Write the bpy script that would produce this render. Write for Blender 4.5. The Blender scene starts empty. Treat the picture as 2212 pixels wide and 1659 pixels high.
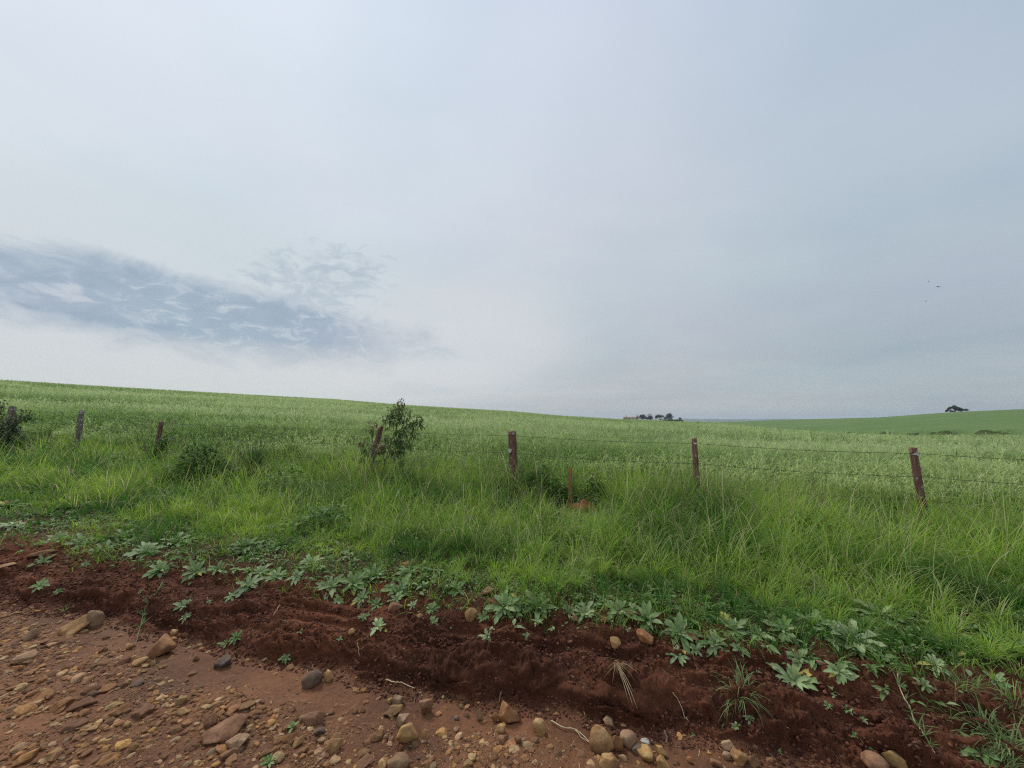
import bpy, bmesh, math, random
import numpy as np
from mathutils import Vector, Matrix

R = math.radians
rng = np.random.default_rng(7)
random.seed(7)
scene = bpy.context.scene
col = scene.collection
EYE = 1.6
F = 831.0            # focal length for a picture 2212 wide (ultra wide phone lens)
PITCH = R(5.4)

# ------------------------------------------------------------------ noise
def _perm(seed):
    g = np.random.default_rng(seed)
    p = g.permutation(256)
    a = g.uniform(0, 2 * np.pi, 256)
    return np.concatenate([p, p]), np.cos(a), np.sin(a)
_pc = {}
def pn(x, y, seed=0):
    if seed not in _pc: _pc[seed] = _perm(seed + 101)
    p, ca, sa = _pc[seed]
    x = np.asarray(x, float); y = np.asarray(y, float)
    xi = np.floor(x).astype(int); yi = np.floor(y).astype(int)
    fx = x - xi; fy = y - yi
    u = fx**3 * (fx * (fx * 6 - 15) + 10); v = fy**3 * (fy * (fy * 6 - 15) + 10)
    def g(ix, iy, dx, dy):
        h = p[p[ix & 255] + (iy & 255)]
        return ca[h] * dx + sa[h] * dy
    a = g(xi, yi, fx, fy); b = g(xi + 1, yi, fx - 1, fy)
    c = g(xi, yi + 1, fx, fy - 1); d = g(xi + 1, yi + 1, fx - 1, fy - 1)
    return (a + u * (b - a) + v * ((c + u * (d - c)) - (a + u * (b - a)))) * 1.5
def fbm(x, y, o=4, seed=0, gain=.5, lac=2.03):
    t = 0; a = 1; s = 0
    for i in range(o):
        t = t + a * pn(x, y, seed + i); s += a
        x = x * lac + 3.1; y = y * lac + 1.7; a *= gain
    return t / s
def ss(a, b, x):
    t = np.clip((np.asarray(x, float) - a) / (b - a), 0, 1)
    return t * t * (3 - 2 * t)

# ------------------------------------------------------------------ terrain
def ray(px, py):
    dx = (np.asarray(px, float) - 1106) / F; dy = (829.5 - np.asarray(py, float)) / F
    return dx, math.cos(PITCH) - math.sin(PITCH) * dy, math.sin(PITCH) + math.cos(PITCH) * dy
def az_slope(px, py):
    x, y, z = ray(px, py)
    return np.arctan2(x, y), z / np.hypot(x, y)

NU = np.array([.287, .958]); SU = np.array([.958, -.287])
def sn(x, y): return x * SU[0] + y * SU[1], x * NU[0] + y * NU[1]
def zs(s): return -.033 * np.clip(s, -45, 30)
def nfoot(s): return np.interp(s, [-20, -5, -3.4, -2.1, -1.3, .3, 1.2, 6], [1.75, 1.95, 2.07, 2.09, 2.16, 2.33, 2.3, 2.4]) + .07 * pn(s * 1.7, s * 0 + .3, 5) + .035 * pn(s * 5, s * 0 + 7.3, 6)
def hbank(s): return np.interp(s, [-20, -6, -3.5, -1.5, 0, 3, 8], [.13, .17, .22, .28, .3, .28, .26])

# skyline of the near field: picture x, y, distance of the crest
E1 = [(0, 823, 105), (440, 849, 110), (720, 864, 120), (880, 877, 130), (1106, 890, 150), (1210, 899.5, 170), (1340, 907, 190),
      (1480, 912.5, 200), (1550, 915, 160), (1700, 931, 110), (1850, 941, 85), (1960, 945, 75), (2212, 944, 75)]
_a, _e = az_slope([p[0] for p in E1], [p[1] for p in E1]); _r = np.array([p[2] for p in E1], float)
E2 = [(900, 912, 440), (1200, 909, 440), (1300, 906.5, 440), (1345, 906.5, 440), (1400, 908, 440), (1480, 911.5, 440), (1530, 912.5, 420), (1600, 910, 390),
      (1700, 906.5, 370), (1900, 901, 350), (2060, 889.5, 340), (2212, 883, 320)]
_a2, _e2 = az_slope([p[0] for p in E2], [p[1] for p in E2]); _r2 = np.array([p[2] for p in E2], float)
HC = .75
def field(az, r):
    azc = np.clip(az, -1.2, 1.0)
    den = np.maximum(NU[0] * np.sin(azc) + NU[1] * np.cos(azc), .2)
    rf = 6.3 / den
    sf = rf * (np.sin(azc) * SU[0] + np.cos(azc) * SU[1])
    zf = zs(sf) + .27 + HC
    e1 = np.interp(az, _a, _e); R1 = np.interp(az, _a, _r)
    z1 = EYE + e1 * R1
    u = (r - rf) / (R1 - rf)
    near = zf + (z1 - zf) * u + np.where(u < 1, .9 * u * (1 - u), 0)
    d = np.maximum(r - R1, 0)
    near = near - .0009 * d * d - .02 * d
    e2 = np.interp(az, _a2, _e2); R2 = np.interp(az, _a2, _r2)
    zc = EYE + e2 * R2
    zR1 = np.where(e1 * R1 > 0, EYE + e1 * R1, EYE + e1 * R1) - .9
    t = (r - R1) / (R2 - R1)
    hill = np.where(t < 1, zR1 + (zc - zR1) * (t + .22 * t * (1 - t)), zc - .0003 * (r - R2)**2)
    hill = hill + ss(.66, .74, az) * (1.7 * ss(0, 1.5, r - R1 - 13 - 2 * pn(az * 40, az * 0, 35)) - .5 - 1.2 * np.clip(t, 0, 1))
    far = -16 + 6 * fbm(r * np.sin(az) / 500, r * np.cos(az) / 500, 3, 31)
    far = far + ss(2600, 4200, r) * (1 - ss(4300, 5600, r)) * (31 + 7 * pn(az * 17, az * 0 + .5, 33) + 3 * pn(az * 50, az * 0 + .5, 34))
    z = np.maximum(near, -18)
    k = 1.2
    z = z + .0
    z = np.where(r > R1 + 1, np.maximum(z, hill), z)
    z = np.maximum(z, np.where(r > 300, far, -99))
    return z - HC + (HC - .12) * ss(45, 75, r)
def arc(d, hb): return d + 1.25 * hb * (.5 * ss(-.03, .2, d) + .5 * ss(.08, .66, d))
def clod(s, q):
    return (.075 * fbm(s * 3.2, q * 3.6, 3, 11) + .018 * np.sin(q * 34 + 5 * pn(s * 2.5, q * 2, 12)) * np.clip(.5 + 1.5 * pn(s * 3, q * 3, 13), 0, 1) + (.35 + .9 * ss(-.25, .3, pn(s * 2.3, q * 3, 14))) * (.055 * np.abs(fbm(s * 9, q * 9, 2, 15)) + .036 * np.abs(pn(s * 24 + .4 * pn(s * 20, q * 20, 3), q * 24, 17)) + .018 * np.abs(pn(s * 52, q * 52, 18))) + .008 * pn(s * 110, q * 110, 19) - .03)
def zbase(x, y, detail=True):
    s, n = sn(x, y)
    d = n - nfoot(s); hb = hbank(s)
    pr_ = .5 * ss(-.03, .2, d) + .5 * ss(.08, .66, d)
    z = zs(s) + hb * pr_ - .02 * np.exp(-((d + .14) / .14)**2)
    z = z + .05 * pn(s * .6, n * .6, 9) * ss(.6, 1.4, d) + .03 * pn(s * .45, n * .8, 10) * (1 - ss(-.4, 0, d))
    if detail:
        face = ss(-.06, .04, d) * (1 - ss(.5, 1.0, d))
        z = z + face * clod(s, arc(d, hb)) * .75
        road = 1 - ss(-.06, .02, d)
        g = ss(-.1, -.5, d)
        z = z + road * (.014 * fbm(s * 2.2, n * 9, 3, 20) + .007 * np.abs(fbm(s * 14, n * 20, 3, 22)) + .004 * fbm(s * 50, n * 50, 2, 24)) + ss(-.75, -.25, -d - .5 + 0) * 0 * g
        z = z + ss(.6, 1.2, d) * .025 * fbm(s * 4, n * 4, 3, 26)
    r = np.hypot(x, y); az = np.arctan2(x, y)
    w = ss(6.0, 8.5, n)
    return z * (1 - w) + field(az, np.maximum(r, 4)) * w
def ground(x, y): return float(zbase(np.array([x]), np.array([y]))[0])
_T = np.geomspace(.8, 500, 3000)
def hit(px, py):
    dx, dy, dz = ray(px, py)
    h = np.hypot(dx, dy)
    x = _T * dx / h; y = _T * dy / h; z = EYE + _T * dz / h
    below = np.nonzero(z <= zbase(x, y))[0]
    i = below[0] if len(below) else len(_T) - 1
    return Vector((x[i], y[i], float(zbase(x[i:i+1], y[i:i+1])[0])))
def at(px, py, Y):
    dx, dy, dz = ray(px, py)
    t = Y / dy
    return Vector((dx * t, Y, EYE + dz * t))
def atr(px, py, rad):
    dx, dy, dz = ray(px, py)
    t = rad / math.hypot(dx, dy)
    return Vector((dx * t, dy * t, EYE + dz * t))
def depth(p): return p.y * math.cos(PITCH) + (p.z - EYE) * math.sin(PITCH)
def normal(x, y, e=.06):
    a = zbase(np.array([x + e, x - e, x, x]), np.array([y, y, y + e, y - e]), False)
    return Vector((-(a[0] - a[1]) / (2 * e), -(a[2] - a[3]) / (2 * e), 1)).normalized()

# ------------------------------------------------------------------ materials
def lin(r, g, b):
    f = lambda c: (c / 255 / 12.92) if c <= 10 else ((c / 255 + .055) / 1.055)**2.4
    return (f(r), f(g), f(b), 1)
class G:
    def __init__(s, tree): s.t = tree; s.n = tree.nodes; s.l = tree.links
    def new(s, k, **kw):
        o = s.n.new(k)
        for a, b in kw.items(): setattr(o, a, b)
        return o
    def put(s, sock, v):
        if hasattr(v, 'links') or isinstance(v, bpy.types.NodeSocket): s.l.new(v, sock)
        else: sock.default_value = v
    def m(s, op, a, b=0.0, c=0.0, clamp=False):
        o = s.new('ShaderNodeMath', operation=op, use_clamp=clamp)
        for i, v in enumerate((a, b, c)): s.put(o.inputs[i], v)
        return o.outputs[0]
    def mix(s, f, a, b, blend='MIX'):
        o = s.new('ShaderNodeMix', data_type='RGBA', blend_type=blend)
        s.put(o.inputs[0], f); s.put(o.inputs[6], a); s.put(o.inputs[7], b)
        return o.outputs[2]
    def ramp(s, f, stops, interp='LINEAR'):
        o = s.new('ShaderNodeValToRGB'); r = o.color_ramp; r.interpolation = interp
        while len(r.elements) < len(stops): r.elements.new(.5)
        for e, (p, c) in zip(r.elements, stops):
            e.position = p; e.color = c if not isinstance(c, (int, float)) else (c, c, c, 1)
        s.put(o.inputs[0], f)
        return o.outputs[0]
    def noise(s, vec, scale, detail=4, rough=.55, dist=0.0, out=0):
        o = s.new('ShaderNodeTexNoise')
        if vec is not None: s.l.new(vec, o.inputs['Vector'])
        o.inputs['Scale'].default_value = scale; o.inputs['Detail'].default_value = detail
        o.inputs['Roughness'].default_value = rough; o.inputs['Distortion'].default_value = dist
        return o.outputs[out]
    def scale(s, vec, v):
        o = s.new('ShaderNodeMapping'); s.l.new(vec, o.inputs[0]); o.inputs['Scale'].default_value = v
        return o.outputs[0]
    def bump(s, h, strength, dist, nrm=None):
        o = s.new('ShaderNodeBump'); o.inputs['Strength'].default_value = strength; o.inputs['Distance'].default_value = dist
        s.put(o.inputs['Height'], h)
        if nrm is not None: s.l.new(nrm, o.inputs['Normal'])
        return o.outputs[0]
def mat(name):
    m = bpy.data.materials.new(name); m.use_nodes = True
    g = G(m.node_tree); b = g.n['Principled BSDF']
    b.inputs['Roughness'].default_value = .85
    b.inputs['Specular IOR Level'].default_value = .25
    return m, g, b
def obco(g): return g.new('ShaderNodeTexCoord').outputs['Object']

def soil_mat(name, dark, light, spec=.12, wet=0.0, fine=1.0):
    m, g, b = mat(name); co = obco(g)
    n1 = g.noise(co, 2.2, 5); n2 = g.noise(co, 26 * fine, 6, .7); n3 = g.noise(co, 150 * fine, 3, .7)
    f = g.m('ADD', g.m('MULTIPLY', n1, .42), g.m('ADD', g.m('MULTIPLY', n2, .35), g.m('MULTIPLY', n3, .4)))
    c = g.ramp(f, [(.40, dark), (.76, light)])
    g.l.new(c, b.inputs['Base Color'])
    h = g.m('ADD', g.m('MULTIPLY', n2, .7), g.m('MULTIPLY', n3, .5))
    g.l.new(g.bump(h, .8, .02), b.inputs['Normal'])
    n4 = g.noise(co, .9, 4, .6)
    g.l.new(g.mix(1, c, g.ramp(n4, [(.36, (.60, .62, .64, 1)), (.64, (1.28, 1.26, 1.22, 1))]), 'MULTIPLY'), b.inputs['Base Color'])
    b.inputs['Roughness'].default_value = .9 - wet
    b.inputs['Specular IOR Level'].default_value = spec
    return m
M = {}
M['bank'] = soil_mat('red_soil', (.058, .0195, .0095, 1), (.195, .072, .039, 1))
M['road'] = soil_mat('muddy_road', (.112, .042, .017, 1), (.275, .117, .052, 1), .25, .2)
M['verge'] = soil_mat('verge_soil', (.05, .022, .011, 1), (.10, .05, .025, 1))
def green_ground(name, a, b_, sx):
    m, g, b = mat(name); co = obco(g)
    n1 = g.noise(g.scale(co, (1, 1, 1)), sx, 5, .6); n2 = g.noise(co, 2.5, 4, .7)
    n3 = g.noise(g.scale(co, (.12, .5, 1)), .12, 4, .6)
    n5 = g.noise(g.scale(co, (.5, .12, 1)), 1.3, 4, .75)
    f = g.m('ADD', g.m('MULTIPLY', n1, .3), g.m('ADD', g.m('MULTIPLY', n2, .2), g.m('ADD', g.m('MULTIPLY', n3, .3), g.m('MULTIPLY', n5, .25))))
    g.l.new(g.ramp(f, [(.38, a), (.66, b_)]), b.inputs['Base Color'])
    g.l.new(g.bump(n2, .6, .3), b.inputs['Normal'])
    b.inputs['Roughness'].default_value = .95; b.inputs['Specular IOR Level'].default_value = .05
    return m
M['field'] = green_ground('crop_floor', (.16, .22, .07, 1), (.25, .32, .12, 1), .09)
M['hill'] = green_ground('hill_crop', (.10, .165, .05, 1), (.16, .225, .085, 1), .03)
M['plain'] = green_ground('far_land', (.05, .09, .04, 1), (.10, .13, .06, 1), .004)

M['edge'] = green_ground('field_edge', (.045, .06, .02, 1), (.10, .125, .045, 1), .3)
def leaf_mat(name, trans=.45, rough=.65, spec=.12):
    m, g, b = mat(name)
    a = g.new('ShaderNodeAttribute', attribute_name='Col').outputs['Color']
    g.l.new(a, b.inputs['Base Color'])
    b.inputs['Roughness'].default_value = rough; b.inputs['Specular IOR Level'].default_value = spec
    tr = g.new('ShaderNodeBsdfTranslucent'); 
    hs = g.new('ShaderNodeHueSaturation'); hs.inputs['Saturation'].default_value = 1.15; hs.inputs['Value'].default_value = 1.15
    g.l.new(a, hs.inputs['Color']); g.l.new(hs.outputs[0], tr.inputs['Color'])
    mx = g.new('ShaderNodeMixShader'); mx.inputs[0].default_value = trans
    g.l.new(b.outputs[0], mx.inputs[1]); g.l.new(tr.outputs[0], mx.inputs[2])
    g.l.new(mx.outputs[0], g.n['Material Output'].inputs[0])
    return m
M['grass'] = leaf_mat('grass_blade'); M['crop'] = leaf_mat('oat_leaf', .5, .7, .12); M['leaf'] = leaf_mat('broad_leaf', .25, .6, .14)
M['dark_leaf'] = leaf_mat('shrub_leaf', .25, .6, .15)
def attr_mat(name, rough=.9, bump=True):
    m, g, b = mat(name); co = obco(g)
    a = g.new('ShaderNodeAttribute', attribute_name='Col').outputs['Color']
    n = g.noise(co, 60, 4, .7)
    g.l.new(g.mix(1, a, g.ramp(n, [(.3, .6), (.7, 1.25)]), 'MULTIPLY'), b.inputs['Base Color'])
    b.inputs['Roughness'].default_value = rough
    if bump: g.l.new(g.bump(n, .5, .01), b.inputs['Normal'])
    return m
M['gravel'] = attr_mat('loose_gravel'); M['crumb'] = attr_mat('soil_crumb'); M['straw'] = attr_mat('dry_straw', .8, False)
def rock_mat(name, c1, c2, c3):
    m, g, b = mat(name); co = obco(g)
    rnd = g.new('ShaderNodeObjectInfo').outputs['Random']
    off = g.new('ShaderNodeVectorMath', operation='ADD'); g.l.new(co, off.inputs[0])
    cb = g.new('ShaderNodeCombineXYZ'); g.l.new(g.m('MULTIPLY', rnd, 37), cb.inputs[0]); g.l.new(cb.outputs[0], off.inputs[1])
    v = off.outputs[0]
    n1 = g.noise(v, 14, 5, .6, .6); n2 = g.noise(v, 70, 5, .7); n3 = g.noise(v, 7, 3)
    c = g.ramp(g.m('ADD', g.m('MULTIPLY', n1, .7), g.m('MULTIPLY', n2, .35)), [(.36, c1), (.52, c2), (.7, c3)])
    dirt = g.ramp(n3, [(.42, 0), (.62, 1)])
    c = g.mix(g.m('MULTIPLY', dirt, .6), c, (.17, .08, .043, 1))
    c = g.mix(1, c, g.ramp(rnd, [(0, .8), (1, 1.15)]), 'MULTIPLY')
    g.l.new(c, b.inputs['Base Color'])
    g.l.new(g.bump(g.m('ADD', n2, n1), .7, .006), b.inputs['Normal'])
    return m
M['orange'] = rock_mat('orange_stone', (.16, .06, .025, 1), (.33, .15, .06, 1), (.46, .25, .11, 1))
M['tan'] = rock_mat('tan_stone', (.24, .115, .042, 1), (.46, .26, .105, 1), (.62, .42, .20, 1))
M['grey'] = rock_mat('grey_stone', (.18, .105, .055, 1), (.33, .205, .11, 1), (.50, .345, .21, 1))
M['dark'] = rock_mat('dark_stone', (.085, .058, .042, 1), (.135, .096, .07, 1), (.2, .15, .115, 1))
M['ochre'] = rock_mat('ochre_stone', (.22, .11, .03, 1), (.42, .25, .09, 1), (.55, .38, .18, 1))
M['brown'] = rock_mat('brown_stone', (.12, .052, .026, 1), (.235, .115, .06, 1), (.36, .205, .115, 1))

def wood_mat(name, c1, c2, lich=.62):
    m, g, b = mat(name); co = obco(g)
    st = g.noise(g.scale(co, (60, 60, 3)), 1, 5, .65, 1.2); n = g.noise(co, 9, 4); n2 = g.noise(g.scale(co, (1, 1, .6)), 24, 4, .6)
    c = g.ramp(st, [(.35, c1), (.65, c2)])
    c = g.mix(g.ramp(n2, [(lich, 0), (lich + .03, 1)]), c, (.42, .38, .33, 1))
    c = g.mix(g.m('MULTIPLY', g.ramp(n, [(.5, 0), (.7, 1)]), .5), c, (.20, .16, .13, 1))
    g.l.new(c, b.inputs['Base Color']); g.l.new(g.bump(st, .9, .012), b.inputs['Normal'])
    return m
M['post'] = wood_mat('weathered_post', (.065, .032, .022, 1), (.30, .15, .105, 1), .64)
M['greypost'] = wood_mat('grey_post', (.08, .07, .052, 1), (.23, .195, .145, 1), .57)
M['stump'] = wood_mat('pale_stump', (.10, .06, .045, 1), (.36, .29, .24, 1), .6)
M['rust'] = wood_mat('rusty_stake', (.28, .095, .04, 1), (.50, .20, .09, 1), .9)
M['bark'] = wood_mat('sapling_bark', (.05, .05, .025, 1), (.13, .11, .06, 1), .8)
M['mound'] = soil_mat('orange_earth', (.22, .075, .03, 1), (.42, .17, .075, 1))
def plain(name, c, rough=.8, scale=20, amt=.3):
    m, g, b = mat(name); n = g.noise(obco(g), scale, 4, .6)
    g.l.new(g.mix(1, c, g.ramp(n, [(.3, 1 - amt), (.7, 1 + amt)]), 'MULTIPLY'), b.inputs['Base Color']); b.inputs['Roughness'].default_value = rough
    return m
M['lichen'] = plain('grey_lichen', (.46, .43, .38, 1), .95, 60)
M['wire'] = plain('rusty_wire', (.075, .07, .05, 1), .7)
M['house'] = plain('pale_wall', (.55, .42, .34, 1), .9, 2)
M['roof'] = plain('faded_tiles', (.36, .22, .17, 1), .9, 3)
M['white'] = plain('white_wall', (.7, .66, .6, 1), .9, 2)
M['window'] = plain('dark_window', (.03, .03, .035, 1), .3)
M['bird'] = plain('dark_feathers', (.09, .09, .095, 1), .8)

# ------------------------------------------------------------------ mesh helpers
def mesh_np(name, V, Fq, colr=None, smooth=True):
    V = np.asarray(V, np.float32); Fq = np.asarray(Fq, np.int32); k = Fq.shape[1]
    me = bpy.data.meshes.new(name)
    me.vertices.add(len(V)); me.vertices.foreach_set('co', V.ravel())
    me.loops.add(Fq.size); me.loops.foreach_set('vertex_index', Fq.ravel())
    me.polygons.add(len(Fq)); me.polygons.foreach_set('loop_start', np.arange(0, Fq.size, k, dtype=np.int32))
    me.update(calc_edges=True)
    me.polygons.foreach_set('use_smooth', np.full(len(Fq), smooth, bool))
    if colr is not None:
        a = me.color_attributes.new('Col', 'FLOAT_COLOR', 'POINT')
        c = np.ones((len(V), 4), np.float32); c[:, :3] = colr
        a.data.foreach_set('color', c.ravel())
    return me
def link(name, me, material, parent=None, loc=None):
    o = bpy.data.objects.new(name, me); col.objects.link(o)
    if material is not None and me is not None: me.materials.append(material)
    if parent is not None: o.parent = parent
    if loc is not None: o.location = loc
    return o
def tag(o, label=None, cat=None, group=None, kind=None):
    if label: o['label'] = label
    if cat: o['category'] = cat
    if group: o['group'] = group
    if kind: o['kind'] = kind
    return o
def empty(name, loc):
    o = bpy.data.objects.new(name, None); col.objects.link(o); o.location = loc; o.empty_display_size = .05
    return o

def blades(base, L, W, az, lean, curve, segs, colr, tip=None, flat=None):
    """strips that bend over: base (N,3), everything else (N,)"""
    N = len(base); t = np.linspace(0, 1, segs + 1)
    P = np.zeros((N, segs + 1, 3)); P[:, 0] = base
    ca, sa = np.cos(az), np.sin(az)
    for k in range(segs):
        ph = lean + curve * (k + .5) / segs
        st = L / segs
        P[:, k + 1, 0] = P[:, k, 0] + st * np.sin(ph) * ca
        P[:, k + 1, 1] = P[:, k, 1] + st * np.sin(ph) * sa
        P[:, k + 1, 2] = P[:, k, 2] + st * np.cos(ph)
    rot = az + np.pi / 2 + (rng.uniform(-.6, .6, N) if flat is None else flat)
    side = np.stack([np.cos(rot), np.sin(rot), rng.uniform(-.25, .25, N)], 1)
    w = (.75 + .5 * t) * (1 - t**2.2) + .04
    off = side[:, None, :] * (W[:, None] * w[None, :] * .5)[:, :, None]
    V = np.stack([P - off, P + off], 2).reshape(-1, 3)
    b = (np.arange(N) * (segs + 1) * 2)[:, None] + (np.arange(segs) * 2)[None, :]
    Fq = np.stack([b, b + 1, b + 3, b + 2], 2).reshape(-1, 4)
    C = np.repeat(colr[:, None, :], (segs + 1) * 2, 1)
    if tip is not None:
        tt = np.repeat(t, 2)[None, :, None]
        C = C * (1 - tt) + tip[:, None, :] * tt
    return V, Fq, C.reshape(-1, 3)
def join(parts):
    Vs, Fs, Cs = [], [], []; o = 0
    for V, Fq, C in parts:
        Vs.append(V); Fs.append(Fq + o); Cs.append(C); o += len(V)
    return np.concatenate(Vs), np.concatenate(Fs), np.concatenate(Cs)
def lerp(a, b, t): return np.asarray(a)[None, :] * (1 - t[:, None]) + np.asarray(b)[None, :] * t[:, None]
def jitter(c, amt, n=None):
    n = n or len(c)
    return c * (1 + rng.uniform(-amt, amt, n))[:, None] * (1 + rng.uniform(-.06, .06, (n, 3)))

def tube(bm, pts, radii, sides=7, wob=0.0, cap=True):
    rings = []
    n = len(pts)
    for i, p in enumerate(pts):
        d = (pts[min(i + 1, n - 1)] - pts[max(i - 1, 0)]).normalized()
        a = d.orthogonal() if i == 0 else (prev - d * prev.dot(d))
        a.normalize(); prev = a; b = d.cross(a)
        ring = []
        for k in range(sides):
            th = 2 * math.pi * k / sides
            rr = radii[i] * (1 + random.uniform(-wob, wob))
            ring.append(bm.verts.new(p + (a * math.cos(th) + b * math.sin(th)) * rr))
        rings.append(ring)
    for r0, r1 in zip(rings, rings[1:]):
        for k in range(sides):
            bm.faces.new((r0[k], r0[(k + 1) % sides], r1[(k + 1) % sides], r1[k]))
    if cap:
        bm.faces.new(rings[0][::-1]); bm.faces.new(rings[-1])
def bm_obj(name, bm, material, parent=None, loc=None, smooth=True):
    me = bpy.data.meshes.new(name); bmesh.ops.recalc_face_normals(bm, faces=bm.faces); bm.to_mesh(me); bm.free()
    me.polygons.foreach_set('use_smooth', [smooth] * len(me.polygons))
    return link(name, me, material, parent, loc)
def box(bm, lo, hi):
    v = [bm.verts.new((x, y, z)) for z in (lo[2], hi[2]) for x, y in ((lo[0], lo[1]), (hi[0], lo[1]), (hi[0], hi[1]), (lo[0], hi[1]))]
    for f in ((3, 2, 1, 0), (4, 5, 6, 7), (0, 1, 5, 4), (1, 2, 6, 5), (2, 3, 7, 6), (3, 0, 4, 7)): bm.faces.new([v[i] for i in f])

def leaf_cards(centers, dirs, L, W, colr, droop=.3):
    """pointed leaves of two folded halves: 3 stations, mid rib"""
    N = len(centers)
    d = dirs / np.linalg.norm(dirs, axis=1)[:, None]
    up = np.tile([0, 0, 1.], (N, 1)) + rng.normal(0, .35, (N, 3))
    s = np.cross(d, up); s /= np.linalg.norm(s, axis=1)[:, None] + 1e-9
    u = np.cross(s, d)
    ts = [0, .3, .65, 1]; ws = [.12, 1, .85, .06]
    V = []
    for t, w in zip(ts, ws):
        c = centers + d * (L * t)[:, None] - np.array([0, 0, 1.]) * (droop * L * t * t)[:, None]
        V += [c - s * (W * w * .5)[:, None] + u * (W * w * .12)[:, None], c, c + s * (W * w * .5)[:, None] + u * (W * w * .12)[:, None]]
    V = np.stack(V, 1).reshape(-1, 3)
    b = (np.arange(N) * 12)[:, None]
    q = []
    for k in range(3):
        for j in range(2):
            a = k * 3 + j; q.append([a, a + 1, a + 4, a + 3])
    Fq = (b[:, :, None] + np.array(q)[None]).reshape(-1, 4)
    return V, Fq, np.repeat(colr, 12, 0)

# ------------------------------------------------------------------ ground sheets
def region_ids(x, y):
    r = np.hypot(x, y); az = np.arctan2(x, y); s, n = sn(x, y)
    d = n - nfoot(s)
    R1 = np.interp(az, _a, _r)
    reg = np.zeros(len(x), int)                                        # road
    reg[d > .0] = 1                                                    # bank
    reg[d > .62 + .12 * pn(s * 1.5, n * 1.5, 40)] = 2                  # verge
    reg[(n > 6.7)] = 3                                                 # field
    reg[(n > 6.7) & (r > R1 * 1.05)] = 4                               # hill
    reg[(n > 6.7) & (az > .68) & (np.abs(r - R1 - 12.9) < 1.0) & (pn(az * 30, r * 0 + 2.2, 41) > -.28)] = 7   # strip along the hill foot, given a darker colour
    reg[(n > 6.7) & (r > 800)] = 5                                     # plain
    reg[(n > 6.7) & (r > 2600)] = 6
    return reg
def polar(azs, rs, near):
    A, Rr = np.meshgrid(azs, rs)
    x = (Rr * np.sin(A)).ravel(); y = (Rr * np.cos(A)).ravel()
    z = zbase(x, y)
    V = np.stack([x, y, z], 1)
    if near:
        s, n = sn(x, y); d = n - nfoot(s)
        qq = arc(d, hbank(s))
        mid_ = ss(-1.5, -.9, s) * (1 - ss(.5, .9, s))
        over = np.exp(-((d - .12) / .075)**2) * (.006 + .075 * mid_ * np.clip(.7 + 1.6 * pn(s * 3.1, s * 0 + .4, 52), .1, 1.3))
        pulln = over * (1 + 1.2 * fbm(s * 4, qq * 4, 2, 50)) + ss(-.02, .05, d) * (1 - ss(.3, .6, d)) * clod(s, qq) * .7
        V[:, 0] -= NU[0] * pulln; V[:, 1] -= NU[1] * pulln
    na = len(azs); i = np.arange((len(rs) - 1) * (na - 1)); rr = i // (na - 1); c = i % (na - 1)
    a = rr * na + c
    Fq = np.stack([a, a + 1, a + na + 1, a + na], 1)[:, ::-1]
    ctr = np.stack([x, y], 1)[Fq].mean(1)
    return V, Fq, region_ids(ctr[:, 0], ctr[:, 1])
near = polar(np.radians(np.arange(-78, 78.01, .13)), np.exp(np.arange(math.log(.9), math.log(7.5), .003)), True)
farg = polar(np.radians(np.arange(-82, 82.01, .4)), np.exp(np.arange(math.log(7.42), math.log(6200), .011)), False)
from mathutils.bvhtree import BVHTree
_bv = BVHTree.FromPolygons(near[0].tolist(), near[1].tolist())
_hit0 = hit
def hit(px, py):
    dx, dy, dz = ray(px, py)
    r_ = _bv.ray_cast(Vector((0, 0, EYE)), Vector((float(dx), float(dy), float(dz))).normalized())
    return r_[0] if r_[0] is not None else _hit0(px, py)
names = ['road', 'bank', 'verge', 'field', 'hill', 'plain', 'distant_hills', 'field_edge']
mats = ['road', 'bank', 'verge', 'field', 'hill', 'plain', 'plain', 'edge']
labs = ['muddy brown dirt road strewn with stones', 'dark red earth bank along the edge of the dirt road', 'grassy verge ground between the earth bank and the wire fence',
        'sloping ground of the pale green oat field', 'smooth green hill beyond the oat field', 'low land behind the hill', 'blue hazy hills on the horizon', 'dark strip between the oat field and the right hill']
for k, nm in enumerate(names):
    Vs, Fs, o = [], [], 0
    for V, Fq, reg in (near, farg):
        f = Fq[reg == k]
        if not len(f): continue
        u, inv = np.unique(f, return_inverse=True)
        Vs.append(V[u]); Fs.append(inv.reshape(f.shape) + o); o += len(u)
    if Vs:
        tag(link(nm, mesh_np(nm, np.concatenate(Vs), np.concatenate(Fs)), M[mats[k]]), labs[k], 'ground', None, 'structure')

# ------------------------------------------------------------------ gravel and soil crumbs
ICO1 = None
def ico(sub):
    bm = bmesh.new(); bmesh.ops.create_icosphere(bm, subdivisions=sub, radius=1)
    V = np.array([v.co[:] for v in bm.verts]); Fq = np.array([[v.index for v in f.verts] for f in bm.faces]); bm.free()
    return V, Fq
I1, I1f = ico(1); I2, I2f = ico(2); I3, I3f = ico(3); I4, I4f = ico(4)
def facet(U, nplanes, seed, power=14, lo=.62):
    g = np.random.default_rng(seed)
    k = np.arange(nplanes) + .5
    ph = np.arccos(1 - 2 * k / nplanes); th = np.pi * (1 + 5**.5) * k
    nn = np.stack([np.sin(ph) * np.cos(th), np.sin(ph) * np.sin(th), np.cos(ph)], 1) + g.normal(0, .24, (nplanes, 3))
    Q = np.linalg.qr(g.normal(0, 1, (3, 3)))[0]; nn = (nn / np.linalg.norm(nn, axis=1)[:, None]) @ Q
    dd = g.uniform(lo, 1.0, nplanes)
    c = np.maximum(U @ nn.T, .02) / dd
    return U / (c**power).sum(1)[:, None]**(1 / power)
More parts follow.
